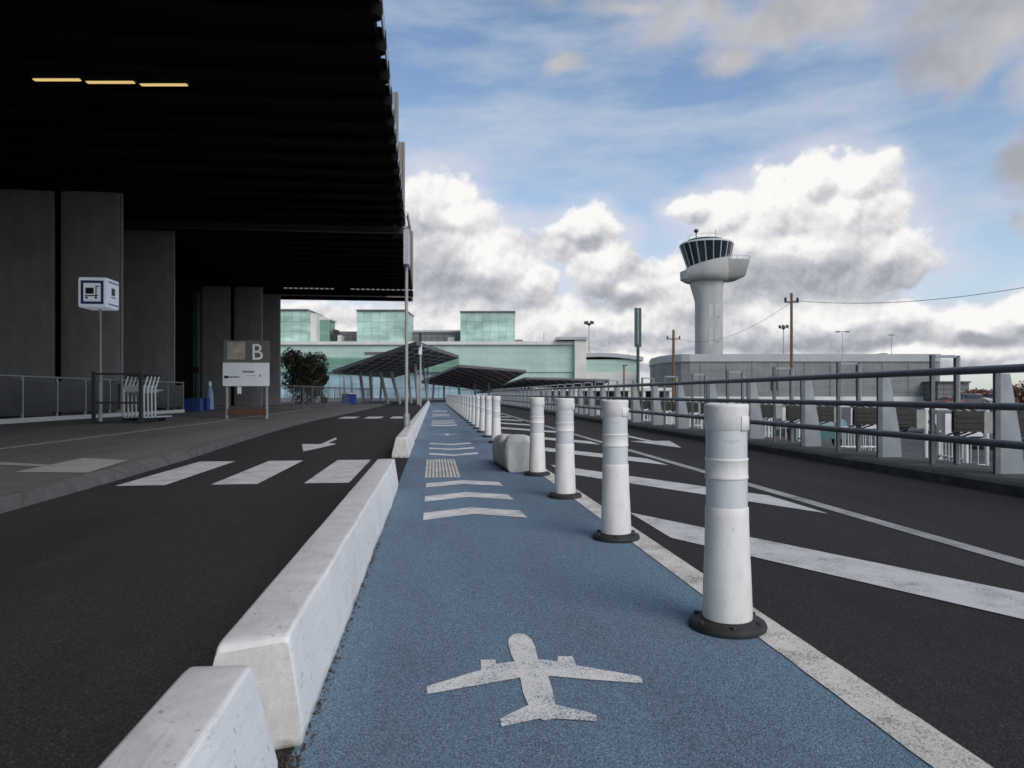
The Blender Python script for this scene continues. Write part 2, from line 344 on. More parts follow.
# forecourt (raised) with kerb
FZ=.12
def fz(x): return FZ+max(0,(-4-x))*.008
b=MB(); xs=[0,-3,-8,-20,-45]; rows=[]
for kx,ky in kerb: rows.append([(kx-.16 if i==0 else kx+xs[i],ky,FZ if i==0 else fz(kx+xs[i])) for i in range(5)])
vs=[v for r in rows for v in r]; b.add(vs,[(r*5+i,r*5+i+5,r*5+i+6,r*5+i+1) for r in range(len(rows)-1) for i in range(4)])
o=b.build('pavement',M['pave']); tag(o,kind='structure')
for p in o.data.polygons:
    if p.normal.z<0: p.flip()
b=MB()
for a,c in zip(kerb,kerb[1:]):
    n=max(1,int((c[1]-a[1])/1.0))
    for i in range(n):
        t0=i/n+.004; t1=(i+1)/n-.004; q=[(a[0]+(c[0]-a[0])*t,a[1]+(c[1]-a[1])*t) for t in (t0,t1)]
        drop=.05 if 7.8<q[0][1]<11.5 else 0
        top=FZ+.004-drop*1.2+.004*random.random()
        vs=[(q[0][0],q[0][1],-.01),(q[0][0]-.03,q[0][1],top),(q[0][0]-.17,q[0][1],FZ+.006),(q[0][0]-.17,q[0][1],-.01)]
        ve=[(x+q[1][0]-q[0][0],q[1][1],z) for x,y_,z in vs]
        b.loft([vs,ve],False,True)
tag(b.build('kerb',M['kerb'],bevel=.006),kind='structure')
b=MB(); b.sheet([(-7.22,-5),(-7.08,-5),(-6.95,24),(-7.35,45),(-7.6,45),(-7.12,24)],fz(-7.1)+.006)
q=[G(x,y,.155) for x,y in ((15,470),(88,470),(128,458),(83,456.5))]; b.add([(p.x,p.y,fz(p.x)+.005) for p in q],[(0,1,2,3)])
q=[G(x,y,.16) for x,y in ((0,463),(60,464.5),(60,463),(0,460.5))]; b.add([(p.x,p.y,fz(p.x)+.005) for p in q],[(0,1,2,3)])
tag(b.build('pavement_line',M['old_line'],fixn=False),kind='structure')

# right kerb / parapet with slightly broken top
b=MB(); y=-4.0
while y<95:
    l=2.4 if y<30 else 6
    prof=[(5.95,-.82),(5.97,.10),(6.02,.13),(6.10,.14),(6.95,.145),(6.95,-.82)]
    b.loft([[(x,y+.01,z) for x,z in prof],[(x,y+l-.01,z) for x,z in prof]],False,True); y+=l
tag(b.build('parapet_kerb',M['parapet']),kind='structure')

# ---------- concrete barriers ----------
def barrier(name,y0,y1,bx0,bx1,tx0,tx1,h,seed,label,group=None):
    root_y=(y0+y1)/2; xc=(bx0+bx1)/2
    prof=[(bx0,0),(bx1,0),(bx1+.004,.06)]
    r=.017
    for i in range(5):
        a=-.1+ (pi/2+.1)*i/4; prof.append((tx1-r+r*cos(a),h-r+r*sin(a)))
    for i in range(5):
        a=pi/2+(pi/2)*i/4; prof.append((tx0+r+r*cos(a),h-r+r*sin(a)))
    prof.append((bx0-.002,.06))
    n=len(prof); L_=y1-y0; ys=[0,.012,.03,.06]; k=int(L_/.12); ys+= [ .06+(L_-.12)*i/k for i in range(1,k)]; ys+=[L_-.06,L_-.03,L_-.012,L_]
    rings=[]
    for q in ys:
        e=min(q,L_-q); s=1 if e>=.06 else 1-(1-sqrt(max(0,1-((.06-e)/.06)**2)))*.07
        ring=[]
        for x,z in prof:
            sk=.045*(x-xc)/.14*max(0,1-q/.35) if seed==2 else 0
            X=xc+(x-xc)*(.5+.5*s) ; Z=z*(s if z>.1 else 1)
            nn=noise.noise((X*6+seed*3,q*3.1,Z*6)); n2=noise.noise((X*25+seed,q*22,Z*25))
            ring.append((X-xc+.007*nn+.0038*n2, y0+q-root_y+sk, max(0,Z+(.006*nn+.0038*n2 if z>0 else 0))))
        rings.append(ring)
    b=MB(); b.loft(rings,True,True)
    o=b.build(name,M['barrier']); o.location=(xc,root_y,0)
    md=o.modifiers.new('edge','EDGE_SPLIT'); md.split_angle=radians(50)
    return tag(o,label,'barrier',group or 'white concrete barriers left of the blue path')
barrier('concrete_barrier',-.9,1.95,-.70,-.415,-.648,-.478,.335,1,'nearest white concrete barrier, cut by the bottom of the photo')
barrier('concrete_barrier',2.105,7.85,-.675,-.395,-.622,-.430,.335,2,'long white concrete barrier with scuffed near end, beside the airplane marking')
barrier('concrete_barrier',11.65,15.2,-.69,-.41,-.63,-.45,.335,3,'white concrete barrier just past the zebra crossing, ending at the lamp post foot')
y=16.0
for k in range(10):
    barrier('concrete_barrier',y,y+5.7,-.69,-.415,-.63,-.45,.335,4+k,
      ['white concrete barrier beginning right behind the grey post','white barrier, second one beyond the grey post'][k] if k<2 else 'distant white barrier, %s one beyond the grey post'%ORD[k+1]); y+=5.78

# dirt and dead leaves along the barrier foot
b=MB(); random.seed(5)
for i in range(420):
    y=random.choice([random.uniform(1.4,8),random.gauss(2.02,.05),random.uniform(2,5)]); x=-.395+abs(random.gauss(0,.014))
    if abs(y-2.02)<.1: x=random.uniform(-.45,-.38)
    s=random.uniform(.003,.008); a=random.uniform(0,6); t=random.uniform(.001,.006)
    vs=[(x+s*cos(a+q)*random.uniform(.5,1.2),y+s*sin(a+q),.002+random.random()*t) for q in (0,1.6,3.1,4.6)]+[(x,y,.004+t)]
    b.add(vs,[(0,1,4),(1,2,4),(2,3,4),(3,0,4)])
tag(b.build('leaf_litter',M['dirt']),'dark dirt and leaf litter along the foot of the long barrier','litter',kind='stuff')

# ---------- bollards ----------
def make_bollard():
    r=empty('delineator_post',(0,0,0))
    b=MB(); b.lathe([(.168,0),(.171,.012),(.165,.026),(.150,.034),(.118,.038),(.112,.044)],n=40)
    for k in range(6):
        a=k*pi/3+.3; b.box(.0,.001,0,.001,0,.001) if False else None
        c_=(cos(a)*.145,sin(a)*.145); b.lathe([(.014,.030),(.014,.042),(.008,.044)],c_[0],c_[1],n=8)
    b.build('rubber_base',M['rubber'],r)
    b=MB(); b.lathe([(.108,.036),(.109,.06),(.1045,.22),(.098,.36),(.0950,.50),(.0945,.537),(.0925,.541)],n=40); b.build('tube',M['boll'],r)
    b=MB(); b.lathe([(.0905,.540),(.0905,.668)],n=40); b.build('reflective_band',M['refl'],r)
    b=MB(); b.lathe([(.0915,.666),(.0945,.669),(.0945,.677),(.0925,.680),(.0922,.748),(.0942,.751),(.0942,.758),(.0905,.760)],n=40); b.build('ridged_collar',M['boll'],r)
    b=MB(); b.lathe([(.0902,.757),(.0902,.893)],n=40); b.build('reflective_band',M['refl'],r)
    b=MB(); b.lathe([(.0905,.886),(.0945,.890),(.0958,.955),(.0978,.985),(.0975,.996),(.094,1.001),(.082,1.003),(.079,.998),(.0,.997)],n=40)
    # raised hinge patch on the cap
    pr=[(.095,.884),(.0985,.887),(.0985,.945),(.0955,.948)]
    vs=[];m_=9
    for i in range(m_):
        a=-1.25+i*(.95/(m_-1))
        for rr,z in pr: vs.append((rr*cos(a),rr*sin(a),z))
    b.add(vs,[(i*4+j,i*4+4+j,i*4+5+j,i*4+1+j) for i in range(m_-1) for j in range(3)],True)
    b.build('cap',M['boll'],r)
    return r
proto=make_bollard()
pos=[(1.315,3.03),(1.315,4.97),(1.325,7.02),(1.33,8.98)]
labs=['nearest white delineator post, largest, beside the airplane marking','white delineator post second from the camera, between nearest post and chevrons',
 'white delineator post third from the camera, level with the near chevrons','white delineator post fourth from the camera, right next to the rough concrete block']
yy=15.0; far=[]
while yy<73: far.append((1.33,yy)); yy+=2.05
for k in range(len(far)):
    labs.append('white delineator post directly behind the rough concrete block' if k==0 else 'white delineator post in the far row, %s beyond the rough concrete block'%ORD[k+1])
for i,p in enumerate(pos+far):
    o=proto if i==0 else copy_tree(proto)
    o.location=(p[0],p[1],.004); o.rotation_euler=(radians(random.uniform(-.5,.5)) if i else radians(.15),radians(random.uniform(-.6,.6)) if i else radians(-.4),0 if i<2 else random.uniform(-.6,.6))
    tag(o,labs[i],'bollard','white delineator posts beside the blue path')

# rough concrete block
b=MB(); rings=[]
for k,q in enumerate([0,.03,.1,.3,.5,.62,.75,.95,1.2,1.38,1.45,1.48]):
    ring=[]; h=.50-.05*q-(.06 if .45<q<.8 else 0); h*= .82 if q in(0,1.48) else (.93 if q in (.03,1.45) else 1)
    w0=.19 if 0<q<1.48 else .16; n=28
    for i in range(n):
        a=2*pi*i/n; cx_=cos(a); sz=sin(a); ex=.36
        x=math.copysign(abs(cx_)**ex,cx_)*w0*(1-.22*max(0,sz)); z=h/2+math.copysign(abs(sz)**ex,sz)*h/2
        nn=noise.noise((x*5,q*4,z*5)); ring.append((x+.02*nn,q,max(0,z+.022*nn)))
    rings.append(ring)
b.loft(rings,True,True); o=b.build('concrete_block',M['block']); o.location=(1.15,9.35,.0); o.rotation_euler=(0,0,radians(2.5))
tag(o,'stubby rough grimy white concrete block lying between the posts on the blue path','concrete block')

# ---------- right railing ----------
XR=6.3
rl=empty('metal_railing',(XR,8,.14),0,'blue grey steel railing with pale fins and dark boxes along the right kerb','railing')
def loc(b): # shift world coords into railing space
    b.v=[(x-XR,y-8,z-.14) for x,y,z in b.v]; return b
Y0,Y1=-1.0,86.0
for z,r in ((1.328,.048),(.91,.042),(.495,.045)):
    b=MB(); b.path([(XR-.02,Y0,z),(XR-.02,Y1,z)],r,12); loc(b).build('rail',M['rail'],rl)
def frame_at(y,first={}):
    if 'm' in first:
        for k,me in first['m']:
            o=bpy.data.objects.new(k,me); COL.objects.link(o); o.parent=rl; o.location=(0,y,0)
        return
    b=MB(); b.box(XR+.035,XR+.085,-.012,.03,.145,1.555); b.box(XR+.37,XR+.41,-.02,.03,.145,1.53); 
    f=loc(b); f.v=[(x,yv+8-8,z) for x,yv,z in f.v]; a=f.build('frame_post',M['rail'],rl,bevel=.005)
    b=MB(); b.box(XR+.087,XR+.368,-.015,.025,1.515,1.55); b.box(XR+.411,XR+.43,-.02,.03,.145,1.545)
    c=loc(b).build('frame_bar',M['fin'],rl)
    first['m']=[('frame_post',a.data),('frame_bar',c.data)]
    a.location=(0,y,0); c.location=(0,y,0)
def fin_at(y,first={}):
    if 'm' in first:
        for k,me in first['m']:
            o=bpy.data.objects.new(k,me); COL.objects.link(o); o.parent=rl; o.location=(0,y,0)
        return
    b=MB(); b.box(XR,XR+.065,-.02,.02,.145,1.30); a=loc(b).build('post',M['rail'],rl,bevel=.004)
    b=MB(); p=[(XR+.072,.145),(XR+.37,.145),(XR+.345,.45),(XR+.19,1.28),(XR+.072,1.28)]
    b.loft([[(x,-.012,z) for x,z in p],[(x,.012,z) for x,z in p]],False,True); c=loc(b).build('fin',M['fin'],rl)
    first['m']=[('post',a.data),('fin',c.data)]
    a.location=(0,y,0); c.location=(0,y,0)
def box_at(y,first={}):
    if 'm' in first:
        for k,me,dz in first['m']:
            o=bpy.data.objects.new(k,me); COL.objects.link(o); o.parent=first['p'] if False else rl; o.location=(0,y,0)
        return
    b=MB(); b.box(XR+.215,XR+.63,-.02,.03,.57,.83)
    for i in range(3): b.box(XR+.24,XR+.61,-.028,-.021,.61+i*.07,.64+i*.07)
    for x in (XR+.28,XR+.42,XR+.55):
        b.bar((x,.02,.831),(x-.25,-.02,.905),.02,.02); b.bar((x,.02,.569),(x-.25,-.01,.50),.02,.02)
    a=loc(b).build('lamp_box',M['lampbox'],rl,bevel=.006)
    b=MB(); b.box(XR+.633,XR+.77,-.01,.03,.55,.82); c=loc(b).build('box_side_plate',M['greybox'],rl)
    first['m']=[('lamp_box',a.data,0),('box_side_plate',c.data,0)]
    a.location=(0,y,0); c.location=(0,y,0)
for k in range(-1,34):
    yf=8.33+2.1*k; yp=7.27+2.1*k
    frame_at(yf); fin_at(yp)
    if k<20: box_at(yf-.16)
    if k<20: box_at(yp+.05)

# ---------- terminal B : canopy, pylons, walls ----------
tb=empty('terminal_building',(-12,30,.15),0,'black roofed terminal hall with massive concrete pylons over the left forecourt','building')
def T(b): b.v=[(x+12,y-30,z-.15) for x,y,z in b.v]; return b
def xe(y): return -.93-.0143*y
H=9.05
def canopy(y0,y1,nm):
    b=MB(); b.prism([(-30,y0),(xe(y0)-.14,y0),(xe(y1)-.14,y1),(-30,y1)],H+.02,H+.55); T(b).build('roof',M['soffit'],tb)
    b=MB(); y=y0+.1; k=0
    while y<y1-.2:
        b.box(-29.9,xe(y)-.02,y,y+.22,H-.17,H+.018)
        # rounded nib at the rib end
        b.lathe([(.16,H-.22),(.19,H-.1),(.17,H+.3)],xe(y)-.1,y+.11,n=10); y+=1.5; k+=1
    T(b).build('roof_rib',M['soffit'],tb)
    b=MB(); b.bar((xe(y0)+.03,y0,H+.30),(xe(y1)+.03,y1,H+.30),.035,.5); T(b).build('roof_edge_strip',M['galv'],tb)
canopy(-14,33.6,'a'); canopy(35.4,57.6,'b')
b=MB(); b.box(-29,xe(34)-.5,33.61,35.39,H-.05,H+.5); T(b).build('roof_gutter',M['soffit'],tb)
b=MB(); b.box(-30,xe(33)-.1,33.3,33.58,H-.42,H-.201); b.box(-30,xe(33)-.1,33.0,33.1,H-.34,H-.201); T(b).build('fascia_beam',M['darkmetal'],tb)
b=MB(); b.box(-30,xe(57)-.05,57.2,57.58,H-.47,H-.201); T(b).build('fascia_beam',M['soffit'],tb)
b=MB()
for i in range(26):
    x=-10.9+i*.37
    if 9<i<13: continue
    b.box(x,x+.24,52.6,52.7,H-.29,H-.23)
T(b).build('row_of_glowing_dashes',M['pale_glow'],tb)  # small pale boxes with weak emission, set in a row
# zigzag gutter bracket
b=MB(); p=[W(403,209,33),W(404.5,218,33.3),W(407,212,33.6),W(410,228,34.4)]
for a_,c_ in zip(p,p[1:]): b.tube(a_,c_,.07,n=6)
T(b).build('gutter_bracket',M['palecon'],tb)
def pylon(x0,x1,yn,yf,joint=None):
    # face bulges toward the viewer; joint = groove position
    segs=[(x0,x1)] if joint is None else [(x0,joint-.12),(joint+.12,x1)]
    for a,c in segs:
        n=14; front=[(a+(c-a)*i/n, yn-.10*sin(pi*i/n)**.6) for i in range(n+1)]
        b=MB(); pts=front+[(c,yf),(a,yf)]; b.prism(pts,.1,H-.21); T(b).build('pylon',M['pylon'],tb,bevel=.05)
    if joint is not None:
        b=MB(); b.box(joint-.115,joint+.115,yn+.1,yf-.05,.1,H-.215); T(b).build('joint_panel',M['soffit'],tb)
        b=MB(); b.box(joint-.03,joint+.03,yn+.1,yn+.15,.1,H-.22); T(b).build('downpipe',M['darkmetal'],tb)
def xat(px,d):
    q=W(px,394,1.0); Y=d/ (q.y*1.0) if False else d; return q.x/q.y*Y
pylon(-20.5,xat(121,28.6),28.6,28.85,joint=xat(57,28.6))
pylon(-17,xat(173.5,34.9),34.9,35.15)
pylon(-18.6,xat(262,52.6),52.6,52.9,joint=xat(232,52.6))
pylon(-18,xat(280,56.2),56.2,56.5)
for px,d,yy in ((121,28.6,28.58),(173.5,34.9,34.88)):
    b=MB(); x=xat(px,d); b.box(x+.002,x+.05,yy,yy+.06,.1,H-.22); T(b).build('corner_strip',M['greypole'],tb)
# inner wall of the hall with dark doors and a green lit slot
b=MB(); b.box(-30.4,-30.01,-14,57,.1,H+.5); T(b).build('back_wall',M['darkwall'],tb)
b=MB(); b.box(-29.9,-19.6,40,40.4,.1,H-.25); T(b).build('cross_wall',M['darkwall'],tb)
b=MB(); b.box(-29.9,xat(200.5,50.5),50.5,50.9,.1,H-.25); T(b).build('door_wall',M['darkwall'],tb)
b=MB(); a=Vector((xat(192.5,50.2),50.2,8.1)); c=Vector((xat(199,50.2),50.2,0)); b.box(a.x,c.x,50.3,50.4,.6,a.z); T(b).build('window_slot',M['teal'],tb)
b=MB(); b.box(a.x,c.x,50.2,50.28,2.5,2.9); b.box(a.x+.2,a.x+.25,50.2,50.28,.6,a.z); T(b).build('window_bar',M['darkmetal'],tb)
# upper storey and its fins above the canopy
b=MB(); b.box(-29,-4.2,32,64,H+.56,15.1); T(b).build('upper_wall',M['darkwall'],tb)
for px,d,yt,zb in ((398,33,92,H+.56),(404.6,40,142,11.4),(413,62,231,9.3),(411,58,226,H+.6)):
    b=MB(); p=W(px,yt,d); b.box(p.x-2.6,p.x,p.y,p.y+.5,zb,p.z)
    for i in range(5): b.box(p.x-.10-i*.22,p.x-.04-i*.22,p.y-.05,p.y-.002,zb,p.z)
    T(b).build('facade_fin',M['fincon'],tb)
# ceiling lamps
for x0,x1,y in ((34,80,81),(87,134,83.5),(141,187,86)):
    p=W(x0,y,(H-.35-HC)*F/(HY-y)); q=W(x1,y+1.2,(H-.35-HC)*F/(HY-y)); 
    l=empty('ceiling_lamp',((p.x+q.x)/2,(p.y+q.y)/2,H-.2),0,'glowing warm strip lamp under the black roof, '+{34:'left one of the three',87:'middle one of the three',141:'right one of the three'}[x0],'lamp','strip lamps under the black roof')
    h=(q-p).length/2; ang=math.atan2(q.y-p.y,q.x-p.x); l.rotation_euler=(0,0,ang)
    b=MB(); b.box(-h,h,-.05,.05,-.135,-.11); b.build('tube',M['amber'],l)
    b=MB(); b.box(-h-.05,h+.05,-.07,.07,-.108,-.0); b.build('housing',M['darkmetal'],l)

# ---------- forecourt furniture ----------
def railing(name,pts,h,post_sp,label,infill,base=True,bal=0,mt='galv',bm_='palecon'):
    o0=Vector((pts[0][0],pts[0][1],fz(pts[0][0]))); r=empty(name,o0,0,label,'railing')
    P=[Vector((x,y,fz(x)))-o0 for x,y in pts]
    b=MB(); b.path([p+Vector((0,0,h)) for p in P],.03,8); b.build('top_rail',M[mt],r)
    for a,c in zip(P,P[1:]):
        L_=(c-a).length; n=max(1,round(L_/post_sp)); d=(c-a).normalized()
        for i in range(n):
            q=a+(c-a)*i/n; b=MB(); b.bar(q,q+Vector((0,0,h)),.05,.05); b.build('post',M[mt],r)
        b=MB()
        if infill: 
            b.bar(a+Vector((0,0,.55*h)),c+Vector((0,0,.55*h)),.015,h*.72); b.build('infill_panel',M['railglass'],r)
        if bal:
            b=MB()
            for i in range(int(L_/bal)): q=a+d*(i*bal+.1); b.tube(q+Vector((0,0,.1)),q+Vector((0,0,h)),.018,n=5)
            b.build('balusters',M[mt],r)
        if base: b=MB(); b.bar(a+Vector((0,0,.07)),c+Vector((0,0,.07)),.14,.14); b.build('base_kerb',M[bm_],r)
    q=P[-1]; b=MB(); b.bar(q,q+Vector((0,0,h)),.05,.05); b.build('post',M[mt],r)
    return r
railing('forecourt_railing',[(-12.9,8),(-12.3,24.5),(-11.75,34.5)],1.40,1.75,'grey metal railing with dark mesh in front of the big pylons',True)
railing('baluster_railing',[(-13.2,42.5),(-8.7,45.0),(-7.6,55),(-6.3,72)],1.40,2.2,'long grey railing with thin uprights behind the letter sign',False,True,.42,'darkgalv','kerb')

# trolley sign
sg=empty('trolley_sign',(-10.02,22.4,fz(-10.1)),0,'square blue and white luggage trolley box sign on a thin pole','sign')
b=MB(); b.tube((0,0,0),(0,0,3.5),.035,n=10); b.tube((0,0,0),(0,0,1.5),.06,n=10); b.build('pole',M['greypole'],sg)
zb=1.05+(394-308.5)*21.0/700-fz(-10.1); zt=zb+.90
b=MB(); b.box(-.45,.37,-.42,.42,zb,zt); b.build('sign_box',M['glowwhite'],sg,bevel=.06,seg=3)
b=MB(); 
x0,x1,z0,z1=-.36,.28,zb+.10,zt-.10
b.box(x0,x1,-.428,-.422,z0,z1); b.build('blue_border',M['signblue'],sg)
b=MB(); b.box(x0+.08,x1-.08,-.434,-.429,z0+.08,z1-.08); b.build('white_field',M['glowwhite'],sg)
b=MB(); cx=(x0+x1)/2; cz=(z0+z1)/2
b.box(cx-.18,cx+.05,-.440,-.435,cz-.05,cz+.13)
b.box(cx-.20,cx+.17,-.440,-.435,cz-.12,cz-.085); b.box(cx+.10,cx+.13,-.440,-.435,cz-.12,cz+.19); b.box(cx+.13,cx+.21,-.440,-.435,cz+.16,cz+.19)
for xx in (cx-.15,cx+.11):
    b.loft([[(xx+.035*cos(t*pi/6),yq,cz-.165+.035*sin(t*pi/6)) for t in range(12)] for yq in (-.440,-.435)],False,True)
b.build('trolley_pictogram',M['black'],sg)
b=MB(); b.box(.372,.377,-.34,.34,zb+.1,zb+.14); b.box(.372,.377,-.34,.34,zt-.14,zt-.1); b.build('side_border',M['signblue'],sg)
b=MB(); b.box(.372,.378,-.12,.1,zb+.40,zb+.62); b.box(.372,.378,-.16,.16,zb+.33,zb+.36); b.build('side_pictogram',M['darkmetal'],sg)

# trolley shelter rails
gx=-10.05; gz=fz(gx)
cr=empty('trolley_bay_frame',(gx,22.05,gz),0,'dark two-bar metal frame of the trolley bay beside the sign pole','rack')
for x in (0,1.33):
    b=MB(); b.bar((x,0,0),(x,0,1.55),.09,.09); b.build('post',M['darkmetal'],cr)
b=MB(); b.bar((0,0,1.48),(1.35,0,1.48),.05,.06); b.build('bar',M['darkmetal'],cr)
b=MB(); b.bar((0,0,.62),(1.35,0,.62),.05,.06); b.build('bar',M['darkmetal'],cr)
b=MB(); b.bar((0,0,.04),(1.35,0,.04),.1,.05); b.build('foot_bar',M['darkmetal'],cr)
# trolleys
def trolley():
    r=empty('luggage_trolley',(0,0,0))
    b=MB()
    for x in (-.30,.30):
        b.tube((x,.0,.10),(x,.02,.95),.024); b.tube((x,.02,.95),(x,-.18,1.34),.022); b.tube((x*1.0,-.02,.14),(x*.7,-.95,.14),.02)
    b.tube((-.21,-.95,.14),(.21,-.95,.14),.02); b.build('frame',M['chrome'],r)
    b=MB(); b.tube((-.36,-.18,1.34),(.36,-.18,1.34),.028); b.build('handle',M['darkmetal'],r)
    b=MB(); b.box(-.31,.31,-.02,.02,.88,1.06); b.build('front_plate',M['chrome'],r)
    b=MB()
    for i in range(7): x=-.27+i*.09; b.tube((x,.0,.84),(x,-.38,.94),.009,n=5)
    b.tube((-.29,-.38,.94),(.29,-.38,.94),.012,n=5); b.build('basket',M['chrome'],r)
    b=MB()
    for x in (-.2,0,.2): b.bar((x,0,.15),(x*.7,-.95,.15),.04,.015)
    b.build('deck',M['galv'],r)
    for x,y in ((-.3,.02),(.3,.02),(0,-.88)):
        b=MB(); b.loft([[(x+dx,y+.075*cos(t*pi/7),.075+.075*sin(t*pi/7)) for t in range(14)] for dx in (-.025,.025)],False,True); b.build('wheel',M['tyre'],r)
    return r
tp=trolley(); base=Vector((-9.05,22.35,gz))
for i in range(4):
    o=tp if i==0 else copy_tree(tp); o.location=base+Vector((.06*i,-.02-i*.36,0)) if False else base+Vector((-.08+i*.035,.25+.2*i,0)); o.rotation_euler=(0,0,radians(168)); o.scale=(1.08,1.08,1.08)
    tag(o,['silver luggage trolley at the left end of the nested trolley row','silver luggage trolley second from the left in the nested row','silver luggage trolley third from the left in the nested row','silver luggage trolley at the right end of the nested row'][i],'trolley','nested luggage trolleys on the forecourt')

# letter B totem
tx0=W(226,0,25.7).x; tx1=W(270,0,25.7).x; ty=26.5; tz=fz(-6.8)
bs=empty('information_sign',((tx0+tx1)/2,ty,tz),0,'tall glass information sign with white letter B above a pale panel','sign')
hw=(tx1-tx0)/2; z3=3.0-tz; z2=2.19-tz; z1=1.34-tz
for x in (-hw+.1,hw-.1):
    b=MB(); b.bar((x,0,0),(x,0,z3),.07,.07); b.build('leg',M['greypole'],bs)
b=MB(); b.box(-hw,hw,-.07,-.04,z2+.005,z3); b.build('dark_panel',M['signdark'],bs)
b=MB(); b.box(-hw+.12,-.05,-.076,-.071,z2+.12,z3-.05); b.build('picture',M['signtan'],bs,bevel=.002)
b=MB(); b.box(-hw-.03,hw+.0,-.09,-.05,z1,z2); b.build('white_panel',M['signwhite'],bs)
b=MB(); b.box(-hw+.02,-.25,-.097,-.091,z1+.31,z1+.345); b.sheet([(0,0)]*3,0) if False else None
b.box(-hw+.02,-hw+.16,-.097,-.091,z1+.28,z1+.375)
for i,(u,w) in enumerate(((.0,.05),(.07,.07),(.16,.05),(.23,.08),(.33,.06))): b.box(-.13+u,-.13+u+w,-.097,-.091,z1+.49,z1+.55)
b.box(.0,.35,-.097,-.091,z1+.37,z1+.38); b.box(.46,.50,-.097,-.091,z1+.34,z1+.42); b.build('print',M['black'],bs)
b=MB(); b.box(-hw+.12,hw-.12,-.05,.03,.12,.36); b.build('bottom_board',M['rust'],bs)
b=MB(); b.box(-.34,-.2,-.03,.0,z1-.28,z1-.01); b.build('hanging_tag',M['signwhite'],bs)
cu=bpy.data.curves.new('letter','FONT'); cu.body='B'; cu.size=.84; cu.extrude=.004; cu.offset=.0; cu.align_x='CENTER'; cu.align_y='CENTER'
to=bpy.data.objects.new('letter_tmp',cu); COL.objects.link(to)
dg=bpy.context.evaluated_depsgraph_get(); me=bpy.data.meshes.new_from_object(to.evaluated_get(dg)); bpy.data.objects.remove(to)
me.materials.clear(); me.materials.append(M['signwhite'])
lo=bpy.data.objects.new('letter_b',me); COL.objects.link(lo); lo.parent=bs; lo.location=(.37,-.078,(z2+z3)/2-.04); lo.rotation_euler=(pi/2,0,0); lo.scale=(.92,1.0,1)

# blue crates with bottles by the door
for i,(px,py,w,c,lb) in enumerate(((189,411,.30,'bluecrate','dark blue plastic crate at the left of the pylon doorway'),(198,411,.34,'bluecrate','dark blue plastic crate in the middle, beside the doorway'),(206,410,.28,'bluecrate','small blue plastic crate at the right, under the pale blue dispenser'))):
    p=G(px,py,.2); r=empty('crate',p,0,lb,'crate','blue crates beside the dark doorway')
    b=MB(); hh=.62; t=.03
    b.box(-w/2,w/2,-.25,.25,0,.05); b.box(-w/2,w/2,-.25,-.22,.05,hh); b.box(-w/2,w/2,.22,.25,.05,hh); b.box(-w/2,-w/2+t,-.219,.219,.05,hh); b.box(w/2-t,w/2,-.219,.219,.05,hh); b.build('shell',M[c],r)
    b=MB(); b.box(-w/2-.02,w/2+.02,-.27,-.251,hh-.08,hh); b.build('rim',M['bluecrate'],r)
p=G(205.5,409.5,.2); r=empty('dispenser',p+Vector((0,.7,0)),0,'slim pale blue dispenser with white top standing behind the blue crates','dispenser')
b=MB(); b.lathe([(.26,0),(.22,.1),(.2,.9),(.12,1.2),(.1,1.3)],n=14); b.build('body',M['paleblue'],r)
b=MB(); b.lathe([(.11,1.302),(.11,1.5),(.05,1.56)],n=12); b.build('top',M['signwhite'],r)
p=G(349,404.5,.15); r=empty('crate',p,0,'far blue bin beside the baluster railing near the tree','bin')
b=MB(); b.prism([(-.55,-.4),(.55,-.4),(.6,.4),(-.6,.4)],0,.9); b.build('body',M['bluecrate'],r); b=MB(); b.box(-.6,.6,-.45,.45,.902,1.0); b.build('lid',M['signwhite'],r)

# posts on the left of the path
lp=empty('sign_post',(-.60,15.5,.0),0,'tall slim grey post rising from the barriers, with a narrow edge-on plate on top','post')
b=MB(); b.tube((0,0,0),(0,0,.62),.075,n=12); b.build('foot_sleeve',M['galv'],lp)
b=MB(); b.tube((0,0,.62),(0,0,4.3),.036,n=10); b.build('pole',M['greypole'],lp)
b=MB(); b.box(-.06,.06,-.25,.35,3.85,4.6); b.build('sign_plate',M['galv'],lp,bevel=.01)
lp=empty('sign_post',(-1.15,60,.0),0,'distant thin grey pole in front of the first slatted canopy','post')
b=MB(); b.tube((0,0,0),(0,0,5.9),.09,n=8); b.build('pole',M['greypole'],lp); b=MB(); b.box(-.14,.14,-.1,.1,4.4,5.3); b.build('plate',M['signwhite'],lp)
b=MB(); b.box(-.1,.1,-.1,.1,5.5,6.2); b.build('cap',M['darkmetal'],lp)
p=W(427.5,402,85); lp=empty('sign_post',(p.x,p.y,0),0,'farthest thin pole, between first and second slatted canopies','post')
b=MB(); b.tube((0,0,0),(0,0,4.4),.09,n=8); b.build('pole',M['greypole'],lp); b=MB(); b.lathe([(.1,4.4),(.3,4.5),(.1,4.7)],n=8); b.build('lamp_head',M['darkmetal'],lp)

